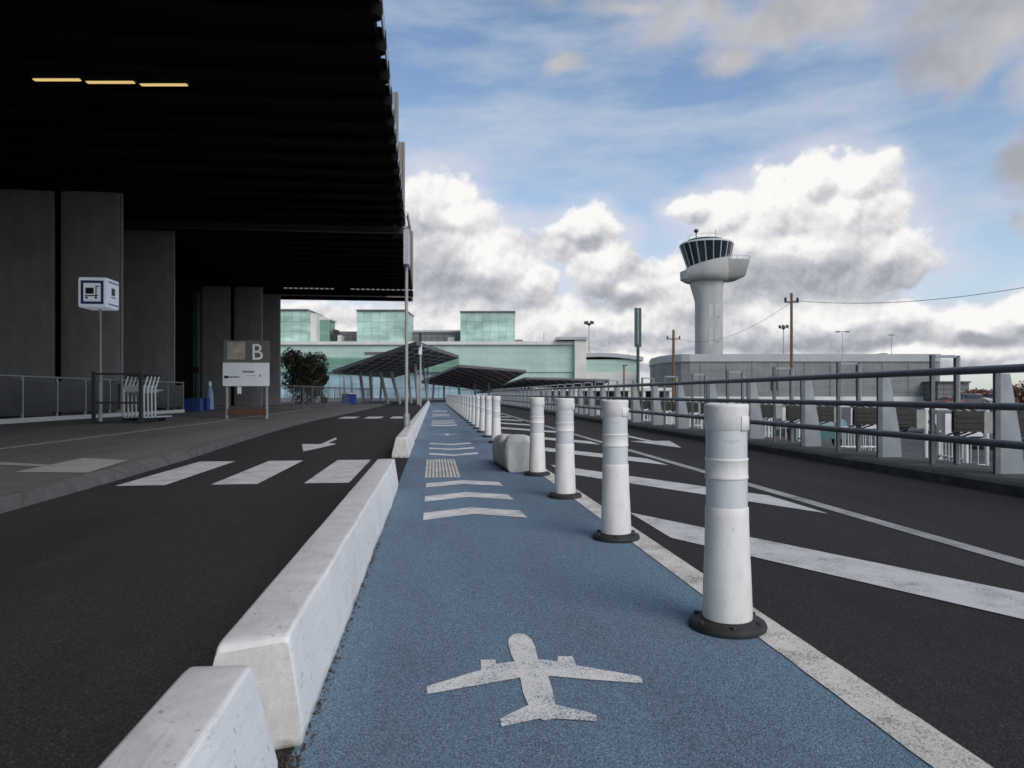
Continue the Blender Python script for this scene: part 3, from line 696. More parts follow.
# ---------- slatted canopies ----------
def umbrella(L_,P,R_,Fc,poles,label,fz0=0):
    c=(L_+P+R_+Fc)/4; r=empty('slatted_canopy',(c.x,c.y,0),0,label,'canopy','slatted canopies in front of the glass terminal')
    o=Vector((c.x,c.y,0)); th=.28
    n=14; grid=[]
    for i in range(n+1):
        for j in range(n+1):
            u=i/n; v=j/n; p=P*(1-u)*(1-v)+R_*u*(1-v)+L_*(1-u)*v+Fc*u*v; grid.append(p-o)
    fs=[(i*(n+1)+j,(i+1)*(n+1)+j,(i+1)*(n+1)+j+1,i*(n+1)+j+1) for i in range(n) for j in range(n)]
    b=MB(); b.add(grid,fs); b.add([g+Vector((0,0,th)) for g in grid],[f[::-1] for f in fs]); b.build('roof',M['canopy'],r,fixn=False)
    b=MB()
    for a,d in ((P,R_),(R_,Fc),(Fc,L_),(L_,P)): b.bar(a-o+Vector((0,0,th/2)),d-o+Vector((0,0,th/2)),.15,th*1.25)
    b.build('edge_beam',M['canopyedge'],r)
    for (px,py,pd,tx,ty_,s) in poles:
        a=W(px,py,pd); a.z=0 if a.y<110 and a.x<6 else GZ; t=W(tx,ty_,pd); b=MB(); b.tube(a-o,t-o,.17*s,n=8); b.build('column',M['greypole'],r)
    return r
umbrella(W(333,373,72),W(417,345,58),W(458,358,80),W(392,378,100),
  [(388,404,72,380,372,1),(400,404,72,391,372,1),(364,404,76,360,372,1),(372,404,76,370,372,1),(380,404,84,382,374,.9),(352,404,84,352,374,.6),(344,404,80,344,374,.5),(418,404,70,415,365,.9),(428,404,84,423,366,.8),(411,404,78,408,370,.9)],
  'largest and nearest slatted canopy on slanted grey columns, at the end of the left road')
umbrella(W(420,383,118),W(459,367,92),W(526,372,108),W(490,391,135),
  [(444,402,120,444,380,1),(460,402,120,458,380,1),(476,402,120,474,380,1),(490,402,120,488,380,1),(432,402,118,434,382,1)],'second slatted canopy, behind the far white posts at the path end')
umbrella(W(476,393,150),W(526,379,118),W(609,381,128),W(590,392,150),
  [(520,401,140,518,386,1),(545,401,140,543,386,1),(570,401,140,572,386,1),(590,401,140,590,386,1)],'third and farthest slatted canopy, right of the other two')

# ---------- far glass terminal ----------
D=165.0; sc_=D/F
def far_building(name,px,d,label):
    p=W(px,394,d); r=empty(name,(p.x,p.y,GZ),-YAW,label,'building')
    k=d/F
    def bx(x0,x1,y0,y1,dep0,dep1,partname,mat,parent=None):
        b=MB(); b.box((x0-px)*k,(x1-px)*k,dep0,dep1,(HY-y1)*k+HC-GZ,(HY-y0)*k+HC-GZ); return b.build(partname,mat,parent or r)
    return r,bx
gt,bx=far_building('glass_terminal',430,D,'long pale green glass terminal with box-shaped glass roof volumes')
bx(262,574,345,372,0,30,'glass_facade',M['glassgreen'])
bx(262,459,357.5,372,-.25,-.05,'window_band',M['glassband'])
bx(262,560,372.2,398,.6,28,'ground_floor',M['glassblue'])
bx(460,574,372.2,389,.3,28,'lower_facade',M['glassgreen'])
bx(258,576,341.5,344.8,-.6,31,'roof_edge',M['palecon'])
bx(285,303,352,354,-.3,-.05,'vent',M['canopyedge']); bx(365,392,352,354,-.3,-.05,'vent',M['canopyedge'])
for x0,x1,yt in ((262,304,309),(354,404,309.5),(459.5,515,311)):
    bx(x0,x1,yt,341.3,3,16,'glass_volume',M['glasscube']); bx(x0-.5,x1+.5,yt-1.4,yt-.1,2.6,16.4,'volume_roof',M['canopyedge'])
bx(304.2,310.5,311,341.3,5,16,'volume_side',M['palecon'])
bx(310.8,320,316,341.3,8,14,'stair_block',M['glassband']); bx(309,322,315,316.4,8,14,'stair_roof',M['palecon'])
bx(304.3,354,325,341.3,17,28,'plant_room',M['greyroof']); bx(404,459.4,326,341.3,14,28,'plant_room',M['greyroof'])
bx(404,459.4,325,327,13.6,28.4,'plant_roof',M['roofband']); bx(443,450,333,341,12,13.9,'plant_door',M['palecon'])
bx(323,327,326,338,9,12,'roof_duct',M['darkmetal']); bx(328,332,332,341.3,9,12,'roof_duct',M['palecon'])
bx(515.3,523,338,341.3,5,12,'roof_duct',M['greyroof'])
bx(574.2,585.5,340.5,399,-1.5,30,'end_pier',M['palecon']); bx(556,586.5,337.5,340.3,-2,30,'pier_cap',M['roofband'])
# right wing with bowed roof
b=MB(); k=D/F
top=[(585.6,353.2),(600,352.8),(615,353.4),(628,354.8),(643,357)]
b=MB(); b.loft([[((x-430)*k,q,(HY-y)*k+HC-GZ) for x,y in top]+[((x-430)*k,q,(HY-y-4.0)*k+HC-GZ) for x,y in top[::-1]] for q in (-.7,24)],False,True); b.build('wing_roof',M['roofband'],gt)
bx(585.7,637,359.5,372,0,22,'wing_windows',M['glassgreen']); bx(585.7,637,372.1,399,-.1,22,'wing_wall',M['palecon'])
for q in (545,465,300,392):
    b=MB(); b.tube(((q-430)*k,6,12),((q-430)*k,6,(HY-322)*k),.1,n=5); b.build('antenna',M['greypole'],gt)

# grey ribbed hall on the right
D2=140.0; k=D2/F
gh,bx=far_building('grey_hall',800,D2,'long low grey clad hall with a light roof band, below the control tower')
Z0=-GZ
def hall(y0,y1,off,mat,nm):
    b=MB(); out=[]
    pts=[(940,0),(690,0),(681,.7),(672,3),(660,9),(652,18),(650,30),(940,30)]
    pts=[(512+(x-512)*(D2+q)/D2 if x<690 else x,q) for x,q in pts]
    out=[((x-800)*k+(off if x<=681 else 0)*-1,q-off) for x,q in pts][::-1]
    b.prism(out,(HY-y1)*k+HC-GZ,(HY-y0)*k+HC-GZ); return b.build(nm,mat,gh)
hall(361.8,396.5,0,M['greyclad'],'wall'); hall(354,361.6,.25,M['roofband'],'roof_band'); hall(396.6,403.2,.12,M['palecon'],'plinth')
for x in range(700,940,26):
    b=MB(); b.box((x-800)*k,(x+1.2-800)*k,-.12,-.03,HC-GZ+(HY-396)*k,HC-GZ+(HY-362)*k); b.build('wall_rib',M['greyclad'],gh)
bx(771,777,376,390,-.25,-.05,'dark_door',M['darkglass']); bx(893,898,352,353.9,4,6,'roof_unit',M['canopyedge'])
dkb,bx2=far_building('dark_shed',952,135,'dark low shed at the right end of the grey hall'); 
bx2(938,969,383,399.5,0,8,'wall',M['greyroof']); bx2(937,970,381.3,382.8,-.3,8.3,'roof',M['darkmetal'])

# ---------- control tower ----------
DT=230.0; k=DT/F
tp_=W(708,394,DT); ct=empty('control_tower',(tp_.x,tp_.y,0),-YAW,'pale concrete airport control tower with dark glass cab and side balcony','tower')
def tz_(y): return (HY-y)*k+HC
def tx_(x): return (x-708)*k
def ering(xl,xr,z,dep,n=40,tilt=0,p=2.0):
    cx=(tx_(xl)+tx_(xr))/2; rx=(tx_(xr)-tx_(xl))/2
    out=[]
    for i in range(n):
        a=2*pi*i/n; cc=math.copysign(abs(cos(a))**(2/p),cos(a)); ss=math.copysign(abs(sin(a))**(2/p),sin(a))
        out.append((cx+rx*cc,dep*ss,z+tilt*cc))
    return out
b=MB(); b.loft([ering(696,721.5,0,4.2,p=3),ering(696,721.5,tz_(303),4.2,p=3),ering(695,721.5,tz_(298),4.3,p=3),ering(692.5,722,tz_(290),4.6,p=2.8),ering(690,722.5,tz_(281.5),5,p=2.6)],True,True); b.build('shaft',M['towercon'],ct)
for x0,x1,y0,y1 in ((705,710.5,284,298),(705,709,306,318),(711.5,716.5,306,318),(705,709,329,346),(711.5,716.5,329,342)):
    b=MB(); b.box(tx_(x0),tx_(x1),-4.24,-4.05,tz_(y1),tz_(y0)); b.build('wall_panel',M['towerlight'],ct)
# collar with sloping top edge
b=MB(); b.loft([ering(686,724,tz_(282.5),5.6),ering(683,729,tz_(281),7.2),ering(682,731.5,tz_(275),7.9,tilt=.4),ering(684,731.5,tz_(268),7.9,tilt=1.0),ering(686.5,731,tz_(263),7.7,tilt=1.7)],True,True); b.build('collar',M['towercon'],ct)
b=MB(); b.loft([ering(680.8,692,tz_(280),3.5),ering(680.5,694,tz_(272),4)],True,True); b.build('left_bulge',M['towercon'],ct)
# balcony on the right
def bal(z,xr,dep,xl=712):
    return ering(xl,xr,z,dep,p=2.6)
b=MB(); b.loft([bal(tz_(280.5),736,4.5),bal(tz_(277),743.5,5.8),bal(tz_(262.5),747.5,6.6)],True,True); b.build('balcony',M['towercon'],ct)
b=MB(); rr=bal(tz_(259),748,6.7); b.path([Vector(p) for p in rr]+[Vector(rr[0])],.09,5)
for p in rr[::2]: b.tube((p[0],p[1],tz_(262.6)),p,.07,n=5)
b.build('balcony_rail',M['mullion'],ct)
# cab: glass, mullions, roof
top=ering(680.5,732,tz_(245.5),8.2); bot=ering(688,728,tz_(268),6.2)
b=MB(); b.loft([bot,top],False,True); b.build('cab_glass',M['cabglass'],ct)
b=MB()
for i in range(0,40,2):
    a=Vector(bot[i]); c=Vector(top[i]); o_=Vector((a.x-tx_(708),a.y,0)).normalized()*.1; b.bar(a+o_,c+o_,.28,.2)
b.build('mullion',M['mullion'],ct)
b=MB(); b.loft([ering(679.8,732.7,tz_(245.4),8.4),ering(681,731.5,tz_(243.6),8.1),ering(686,727,tz_(242.6),6.5)],False,True); b.build('cab_roof',M['mullion'],ct)
b=MB(); b.loft([ering(686,724,tz_(242.5),6),ering(688,722,tz_(240.3),5.5)],False,True); b.build('roof_deck',M['darkmetal'],ct)
for x,yt,r in ((696.2,233,.3),(715.5,230,.13),(699,236,.09),(704,237,.09),(710,236.5,.09),(717,233,.07)):
    b=MB(); b.tube((tx_(x),0,tz_(240.5)),(tx_(x),0,tz_(yt)),r*.6,n=6)
    if r>.2: b.lathe([(.2,tz_(233)),(.75,tz_(232.2)),(.75,tz_(230)),(.2,tz_(229))],tx_(x),0,n=10)
    b.build('antenna',M['darkmetal'],ct)
b=MB(); b.path([Vector(p)+Vector((0,0,1.2)) for p in ering(688,722,tz_(240.3),5.4,n=16)],.06,4); b.build('roof_rail',M['mullion'],ct)

# ---------- poles, masts ----------
def mast(px,yt,d,label,heads,r=.16,mat='greypole'):
    p=W(px,yt,d); o=empty('floodlight_mast',(p.x,p.y,0),-YAW,label,'light mast','lamp masts behind the buildings'); b=MB(); b.tube((0,0,0),(0,0,p.z),r,r*.6,n=8); b.build('pole',M[mat],o)
    s=d/F
    if heads=='crown':
        b=MB(); b.lathe([(.2,p.z-.6),(2.6*s*1,p.z+.1),(.2,p.z+.3)],n=10); b.build('crown_ring',M['darkmetal'],o)
        for i in range(6):
            a=i*pi/3; x=cos(a)*4.0*s; y=sin(a)*4.0*s; b=MB(); b.box(x-.9*s,x+.9*s,y-.5*s,y+.5*s,p.z-.2*s,p.z+2.8*s); b.build('floodlight',M['darkmetal'],o)
    elif heads=='twin':
        b=MB(); b.bar((-6*s,0,p.z),(6*s,0,p.z+.5*s),.15,.15); b.build('arm',M[mat],o)
        for x in (-5*s,5*s): b=MB(); b.box(x-1.6*s,x+1.6*s,-.3,.3,p.z-.1*s,p.z+.7*s); b.build('lamp_head',M['darkmetal'],o)
    elif heads=='thin': b=MB(); b.bar((-3*s,0,p.z),(3*s,0,p.z),.2,.2); b.build('arm',M['darkmetal'],o)
    return o
mast(589,324,215,'floodlight mast with crown of lamps behind the glass terminal end','crown',.2)
mast(783.5,328,260,'floodlight mast with crown of lamps, just left of the tall timber pole','crown',.25)
mast(842.5,332,120,'slim double-armed street lamp in front of the grey hall','twin',.07)
mast(891.5,335,200,'small thin mast above the right half of the grey hall roof','thin',.12)
mast(1036,315,90,'street lamp with only its lamp arm reaching into the right border','twin',.06)
def wpole(px,yt,d,label):
    p=W(px,yt,d); o=empty('timber_pole',(p.x,p.y,0),-YAW,label,'utility pole','timber utility poles'); b=MB(); b.tube((0,0,0),(0,0,p.z),(.0023)*d,.0018*d,n=10); b.build('pole',M['wood'],o)
    s=d/F; b=MB(); b.bar((-7*s,0,p.z-9*s),(7*s,0,p.z-9*s),.12,.12); b.build('crossarm',M['darkmetal'],o)
    for x in (-6*s,6*s): b=MB(); b.lathe([(.10,p.z-9*s+.06),(.13,p.z-9*s+.25),(.06,p.z-9*s+.4)],x,0,n=8); b.build('insulator',M['darkmetal'],o)
    return p
p1=wpole(791.5,293,60,'tall brown timber utility pole in front of the grey hall'); p2=wpole(673.5,330,95,'shorter brown timber pole at the left end of the grey hall')
def wire(a,b_,sag,label,r):
    pts=[]
    for i in range(25):
        t=i/24; q=a.lerp(b_,t); q.z-=sag*4*t*(1-t); pts.append(q-a)
    b=MB()
    for u,v in zip(pts,pts[1:]): b.tube(u,v,r,n=5)
    o=b.build('overhead_wire',M['wire']); o.location=a; tag(o,label,'wire')
a=W(793,300.5,60); e=W(1100,272,45); wire(a,e,.9,'long sagging cable running from the tall timber pole to the right',.022)
wire(W(790,303,60),W(675,338,95),1.6,'thin cable from the tall timber pole down to the shorter one',.015)
# green totem
p=W(638,308,58); o=empty('banner_mast',(p.x,p.y,0),-YAW,'dark green vertical panel on a tall pole, left of the control tower','sign'); s=58/F
b=MB(); b.tube((0,0,0),(0,0,HC+(HY-345)*s),.13,n=8); b.build('pole',M['green'],o)
b=MB(); b.box(-3.4*s,3.2*s,-.12,.12,HC+(HY-347)*s,p.z); b.build('panel',M['green'],o,bevel=.02)
b=MB(); b.box(-.6*s,.4*s,-.135,-.121,HC+(HY-344)*s,p.z-1*s); b.build('panel_seam',M['greypole'],o)
for px,py,s_ in ((610,362,90),(563,372,0),): 
    if s_:
        p=W(627.5,358,s_) if False else W(624,366,100); o=empty('lamp_post',(p.x,p.y,0),0,'thin brown post in front of the right wing of the glass terminal','post'); b=MB(); b.tube((0,0,0),(0,0,p.z),.12,n=6); b.build('pole',M['wood'],o); b=MB(); b.box(-.2,.5,-.1,.1,p.z,p.z+.15); b.build('lamp_head',M['darkmetal'],o)

# ---------- beyond the right railing ----------
def guard():
    r=empty('white_guard_frame',(0,0,0)); b=MB(); h=1.62
    for x in (-.5,.5): b.tube((x,0,0),(x,0,h),.036,n=6)
    b.tube((-.53,0,h),(.53,0,h),.036,n=6); b.tube((-.5,0,1.15),(.5,0,1.15),.028,n=6); b.tube((-.5,0,.75),(.5,0,.75),.024,n=6); b.build('frame',M['fencewhite'],r)
    b=MB()
    for i in range(7): b.tube((-.36+i*.12,0,.1),(-.36+i*.12,0,1.15),.012,n=4)
    b.tube((-.5,0,.12),(.5,0,.12),.018,n=5); b.build('uprights',M['fencewhite'],r)
    b=MB(); b.box(-.2,.42,-.03,.03,1.2,1.55); b.build('panel',M['fencewhite'],r); return r
gp=guard()
for i in range(26):
    o=gp if i==0 else copy_tree(gp); o.location=(8.0+.35*noise.noise((i*2.1,0,0))+(.9 if i%2 else 0),7.4+i*1.25,GZ); o.rotation_euler=(0,0,radians(random.uniform(-12,12)+(75 if i%4==3 else 0)))
    tag(o,('nearest white tubular guard frame behind the railing at the right' if i==0 else 'white tubular guard frame behind the railing, %s from the right'%ORD[i+1]),'guard frame','white guard frames behind the railing')
def car(van=False,paint_=(.6,.6,.6)):
    r=empty('parked_car' if not van else 'parked_van',(0,0,0))
    L_,Wd=(4.3,1.75) if not van else (5.2,1.95)
    if van: pr=[(-2.6,.35),(-2.6,1.9),(-2.45,2.15),(1.2,2.2),(1.55,2.1),(2.05,1.25),(2.55,1.05),(2.62,.35)]
    else: pr=[(-2.12,.32),(-2.15,.75),(-2.0,.98),(-1.6,1.05),(-1.15,1.42),(.25,1.46),(1.0,1.0),(1.95,.80),(2.13,.6),(2.12,.32)]
    nm='car_paint_%d_%d_%d'%tuple(int(c*100) for c in paint_)
    pm=bpy.data.materials.get(nm) or plain(nm,paint_,.3,.06,1)
    b=MB(); hw=Wd/2
    rings=[]
    for y,s in ((-hw,.93),(-hw*.9,.985),(-hw*.4,1.0),(hw*.4,1.0),(hw*.9,.985),(hw,.93)):
        rings.append([(x*(.985 if abs(y)==hw else 1),y*(1 if z<1.0 else .84),.32+(z-.32)*s) for x,z in pr])
    b.loft(rings,True,True); o=b.build('body',pm,r); md=o.modifiers.new('e','EDGE_SPLIT'); md.split_angle=radians(35)
    for sy in (-1,1):
        g=MB(); w=[(-1.3,1.02),(-1.0,1.34),(.2,1.37),(.78,1.02)] if not van else [(.3,1.25),(.3,1.95),(1.3,1.95),(1.85,1.27)]
        g.loft([[(x,sy*(hw*(.93 if z>1.2 else 1)),z) for x,z in w],[(x,sy*(hw*(.93 if z>1.2 else 1)+.012),z) for x,z in w]],False,True); g.build('side_window',M['carglass'],r)
    g=MB(); q=[(.36,1.40),(.98,1.04)] if not van else [(1.58,2.05),(2.04,1.30)]
    g.add([(q[0][0]+.03,-hw*.74,q[0][1]),(q[0][0]+.03,hw*.74,q[0][1]),(q[1][0]+.03,hw*.8,q[1][1]),(q[1][0]+.03,-hw*.8,q[1][1])],[(0,1,2,3)])
    g.build('windscreen',M['carglass'],r)
    g=MB()
    if not van: g.add([(-1.24,-hw*.72,1.38),(-1.24,hw*.72,1.38),(-1.66,hw*.78,1.06),(-1.66,-hw*.78,1.06)],[(0,1,2,3)]); g.build('rear_window',M['carglass'],r)
    for x in (-1.3,1.35):
        for sy in (-1,1):
            w=MB(); w.loft([[(x+.32*cos(t*pi/10),sy*(hw-.0)+dy,.32+.32*sin(t*pi/10)) for t in range(20)] for dy in (-.12*sy,.03*sy)],False,True); wo=w.build('wheel',M['tyre'],r)
            w=MB(); w.loft([[(x+.2*cos(t*pi/8),sy*hw+dy,.32+.2*sin(t*pi/8)) for t in range(16)] for dy in (.031*sy,.045*sy)],False,True); w.build('rim',M['galv'],wo)
    return r
cars=[(17,16.0,95,0,(.62,.62,.62),'white parked car behind the guard frames at the right'),(*W(800,0,26).xy,80,0,(.08,.18,.19),'teal parked car seen through the railing'),
 (*W(772,0,33).xy,85,0,(.38,.13,.04),'orange parked car seen between the railing rails'),(12.6,37,88,0,(.62,.62,.62),'white car parked behind the middle of the railing'),
 (13,45,86,0,(.58,.6,.6),'white car parked second behind the middle of the railing'),(13,54,88,0,(.6,.6,.6),'white car parked third behind the far railing'),
 (20,22,0,0,(.05,.05,.055),'black parked car beyond the guard frames at the right'),(24,31,5,0,(.35,.36,.37),'silver parked car beyond the guard frames'),(22,40,0,0,(.03,.035,.05),'dark parked car further beyond the guard frames'),
  (*W(985,0,165).xy,82,1,(.02,.12,.38),'bright blue van far off at the right edge'),(*W(968,0,104).xy,10,0,(.05,.05,.06),'dark car far off left of the bright blue van'),(*W(1001,0,175).xy,70,1,(.60,.48,.10),'yellow van far off beside the bright blue one'),(*W(952,0,96).xy,10,0,(.2,.05,.05),'dark red car far off beside the dark shed'),(*W(975,0,112).xy,0,0,(.35,.35,.37),'grey car far off behind the bright blue van'),(*W(1018,0,150).xy,30,1,(.6,.58,.55),'pale van far off at the right border')]
for x,y,a,v,c,lb in cars:
    o=car(bool(v),c); o.location=(x,y,GZ); o.scale=(1.3,)*3 if y>90 else (1,1,1); o.rotation_euler=(0,0,radians(a)); tag(o,lb,'van' if v else 'car','vehicles parked beyond the railing')
# low white wall with dark openings left of the hall
p=W(610,405,100); o=empty('white_kiosk_row',(p.x,p.y,GZ),-YAW,'low white open-fronted shelter row below the third slatted canopy','shelter'); 
b=MB(); b.box(-11,9,0,4,2.3,2.75); b.build('roof',M['palecon'],o)
for i in range(11):
    b=MB(); b.box(-11+i*1.95,-10.5+i*1.95,.1,.6,0,2.29); b.build('pillar',M['palecon'],o)
b=MB(); b.box(-10.8,8.8,3.7,3.9,0,2.29); b.build('back_wall',M['darkglass'],o)

# ---------- trees ----------
def tree(p,w,h,label,name='tree',nl=3600,ls=.16,lobes=9,seed=1,mat='leafdark'):
    rnd=random.Random(seed); r=empty(name,(p.x,p.y,GZ),0,label,'tree')
    b=MB(); b.tube((0,0,0),(0,0,h*.45),.16,.1,n=8)
    for i in range(6):
        a=i*1.05; b.tube((0,0,h*(.25+.03*i)),(cos(a)*w*.3,sin(a)*w*.3,h*(.5+.06*i)),.07,.03,n=6)
    b.build('trunk',M['bark'],r)
    cs=[(Vector((rnd.uniform(-1,1)*w*.34,rnd.uniform(-1,1)*w*.3,h*rnd.uniform(.28,.80))),w*rnd.uniform(.13,.25)) for _ in range(lobes)]
    b=MB()
    for i in range(nl):
        c,rr=rnd.choice(cs); d=Vector((rnd.gauss(0,1),rnd.gauss(0,1),rnd.gauss(0,1))).normalized()*rr*rnd.uniform(.55,1.12)
        q=c+d; n1=Vector((rnd.gauss(0,1),rnd.gauss(0,1),rnd.gauss(0,1))).normalized(); u=n1.orthogonal().normalized(); v=n1.cross(u); s=ls*rnd.uniform(.5,1.2)
        b.add([q-u*s,q+v*s*.5,q+u*s,q-v*s*.5],[(0,1,2,3)])
    b.build('crown',M[mat],r,fixn=False); return r
tree(W(302,392,62),4.6,6.3,'dark bushy olive green tree beyond the last pylon',lobes=16,nl=7000,seed=3)
tree(W(321,392,64),1.5,4.4,'slim small tree right of the bushy one',lobes=5,nl=1200,seed=5)
M['autumn']=plain('reddish foliage',(.16,.07,.04),.8,.4,1)
M['autumn'].name='reddish_foliage'
for i,(px,hh,lb) in enumerate(((1006,3.0,'reddish brown shrub far off at the right, left one'),(1020,3.6,'reddish brown shrub far off at the right border'),(972,2.2,'small brown shrub beside the dark shed'))):
    tree(W(px,399,125),5.5,hh,lb,'shrub',1500,.25,7,20+i,'autumn')

# ---------- sky ----------
w=bpy.data.worlds.new('World'); sc.world=w; w.use_nodes=True; nt=w.node_tree; nt.nodes.clear()
def m_(nt,op,a,b=None,c=None,clamp=False):
    n=nt.nodes.new('ShaderNodeMath'); n.operation=op; n.use_clamp=clamp
    for i,v in enumerate((a,b,c)):
        if v is None: continue
        if isinstance(v,(int,float)): n.inputs[i].default_value=v
        else: nt.links.new(v,n.inputs[i])
    return n.outputs[0]
def azel(x,y):
    return (atan((x-512)/F)+YAW, atan((HY-y)/sqrt(F*F+(x-512)**2)))
def blobs_group(name,blobs):
    g=bpy.data.node_groups.new(name,'ShaderNodeTree'); g.interface.new_socket('P',in_out='INPUT',socket_type='NodeSocketVector'); g.interface.new_socket('M',in_out='OUTPUT',socket_type='NodeSocketFloat')
    gi=g.nodes.new('NodeGroupInput'); go=g.nodes.new('NodeGroupOutput'); cur=None
    for cx,cy,rx,ry in blobs:
        a,e=azel(cx,cy); a1,_=azel(cx+rx,cy); _,e1=azel(cx,cy-ry)
        s=g.nodes.new('ShaderNodeVectorMath'); s.operation='SUBTRACT'; g.links.new(gi.outputs[0],s.inputs[0]); s.inputs[1].default_value=(a,e,0)
        q=g.nodes.new('ShaderNodeVectorMath'); q.operation='MULTIPLY'; g.links.new(s.outputs[0],q.inputs[0]); q.inputs[1].default_value=(1/abs(a1-a),1/abs(e1-e),0)
        l=g.nodes.new('ShaderNodeVectorMath'); l.operation='LENGTH'; g.links.new(q.outputs[0],l.inputs[0])
        d=l.outputs['Value']
        cur=d if cur is None else m_(g,'SMOOTH_MIN',cur,d,.25)
    g.links.new(m_(g,'SUBTRACT',1.0,cur),go.inputs[0]); return g
CUM=[(842,215,62,36),(818,178,34,30),(785,208,45,42),(722,214,32,24),(690,205,20,16),(810,255,95,42),(880,262,58,32),(745,250,60,48),(860,180,38,30),
 (440,255,62,62),(495,262,45,40),(425,215,42,38),(525,285,34,24),(455,215,40,26),
 (603,268,38,34),(580,232,38,20),(625,290,28,20),(560,245,26,22),
 (300,335,130,30),(455,325,90,26),(560,330,80,28),(660,325,80,32),(650,285,40,26),(700,300,60,40),(760,325,80,30),(830,328,70,26),(905,325,60,24),(975,330,60,26),(1035,318,60,26),(930,355,120,14),(640,360,160,16),(360,365,160,16),
 (150,250,120,60),(-100,300,160,60),(1180,300,120,50)]
GRY=[(640,4,60,14),(690,18,70,26),(760,30,75,26),(730,58,38,20),(830,12,90,26),(700,-30,200,32),(960,60,55,42),(1000,30,70,50),(1050,80,60,50),(1030,165,36,20),(1035,220,26,22),(940,15,40,26),(557,61,26,14),
 (1015,-40,200,60),(400,-120,160,60),(1150,-60,160,90),(700,-180,200,70),(100,-200,200,100)]
gc=blobs_group('cumulus_layout',CUM); gg=blobs_group('grey_cloud_layout',GRY)
tc=nt.nodes.new('ShaderNodeTexCoord'); dirv=tc.outputs['Generated']
sx=nt.nodes.new('ShaderNodeSeparateXYZ'); nt.links.new(dirv,sx.inputs[0])
az=m_(nt,'ARCTAN2',sx.outputs[0],sx.outputs[1]); el=m_(nt,'ARCSINE',sx.outputs[2])
cb=nt.nodes.new('ShaderNodeCombineXYZ'); nt.links.new(az,cb.inputs[0]); nt.links.new(el,cb.inputs[1]); P=cb.outputs[0]
def off(v,dx,dy,dz=0):
    n=nt.nodes.new('ShaderNodeVectorMath'); n.operation='ADD'; nt.links.new(v,n.inputs[0]); n.inputs[1].default_value=(dx,dy,dz); return n.outputs[0]
def grp(g,v):
    n=nt.nodes.new('ShaderNodeGroup'); n.node_tree=g; nt.links.new(v,n.inputs[0]); return n.outputs[0]
# warp
wn=nt.nodes.new('ShaderNodeTexNoise'); wn.inputs['Scale'].default_value=14; wn.inputs['Detail'].default_value=5; nt.links.new(dirv,wn.inputs['Vector'])
ws=nt.nodes.new('ShaderNodeVectorMath'); ws.operation='MULTIPLY_ADD'; nt.links.new(wn.outputs['Color'],ws.inputs[0]); ws.inputs[1].default_value=(.05,.05,0); ws.inputs[2].default_value=(-.025,-.025,0)
wa=nt.nodes.new('ShaderNodeVectorMath'); wa.operation='ADD'; nt.links.new(P,wa.inputs[0]); nt.links.new(ws.outputs[0],wa.inputs[1]); PW=wa.outputs[0]
def billow(v):
    vo=nt.nodes.new('ShaderNodeTexVoronoi'); vo.feature='F1'; vo.inputs['Scale'].default_value=24; vo.inputs['Detail'].default_value=4; vo.inputs['Roughness'].default_value=.6; vo.inputs['Lacunarity'].default_value=2.1
    vo.normalize=True; nt.links.new(v,vo.inputs['Vector'])
    fb=nt.nodes.new('ShaderNodeTexNoise'); fb.inputs['Scale'].default_value=17; fb.inputs['Detail'].default_value=9; fb.inputs['Roughness'].default_value=.58; nt.links.new(v,fb.inputs['Vector'])
    a=m_(nt,'MULTIPLY_ADD',vo.outputs['Distance'],-2.4,1.0)
    return m_(nt,'ADD',a,m_(nt,'MULTIPLY_ADD',fb.outputs[0],1.1,-.55))
EX=.010
dirw=off(dirv,0,0)
bl0=billow(dirv); 
def offd(dx,dz): return off(dirv,dx,0,dz)
bl1=billow(offd(-.004,EX))
mpl=nt.nodes.new('ShaderNodeMapping'); mpl.inputs[3].default_value=(1,1,2.4); nt.links.new(dirv,mpl.inputs[0]); fbl=nt.nodes.new('ShaderNodeTexNoise'); fbl.inputs['Scale'].default_value=9; fbl.inputs['Detail'].default_value=6; nt.links.new(mpl.outputs[0],fbl.inputs['Vector'])
Mc=grp(gc,PW); Mc1=grp(gc,off(PW,-.004,EX)); Mc2=grp(gc,off(PW,-.008,.055))
Dc=m_(nt,'MULTIPLY_ADD',bl0,.55,Mc); Dc1=m_(nt,'MULTIPLY_ADD',bl1,.55,Mc1)
alpha_c=nt.nodes.new('ShaderNodeMapRange'); alpha_c.interpolation_type='SMOOTHSTEP'; nt.links.new(Dc,alpha_c.inputs[0]); alpha_c.inputs[1].default_value=-.08; alpha_c.inputs[2].default_value=.24
rel=m_(nt,'SUBTRACT',Dc,Dc1)       # >0 : edge faces the light
gd=blobs_group('underside_layout',[(845,282,80,24),(780,285,60,22),(735,285,40,24),(425,272,34,36),(465,292,40,16),(422,214,20,17),(600,300,38,10),(560,236,44,12),(655,238,34,18),(640,270,20,18),
 (480,312,70,8),(700,318,50,12),(620,335,60,8),(975,342,70,9),(830,345,90,8),(545,352,80,6),(330,318,60,9),(900,330,50,8),(720,350,60,7),(1030,335,40,10)])
Mdk=grp(gd,PW); dk=nt.nodes.new('ShaderNodeMapRange'); dk.interpolation_type='SMOOTHSTEP'; nt.links.new(m_(nt,'MULTIPLY_ADD',bl0,.35,Mdk),dk.inputs[0]); dk.inputs[1].default_value=-.75; dk.inputs[2].default_value=.75; dk.inputs[3].default_value=0; dk.inputs[4].default_value=.42
body=m_(nt,'ADD',dk.outputs[0],m_(nt,'MULTIPLY',m_(nt,'MAXIMUM',Mc2,0),.10))
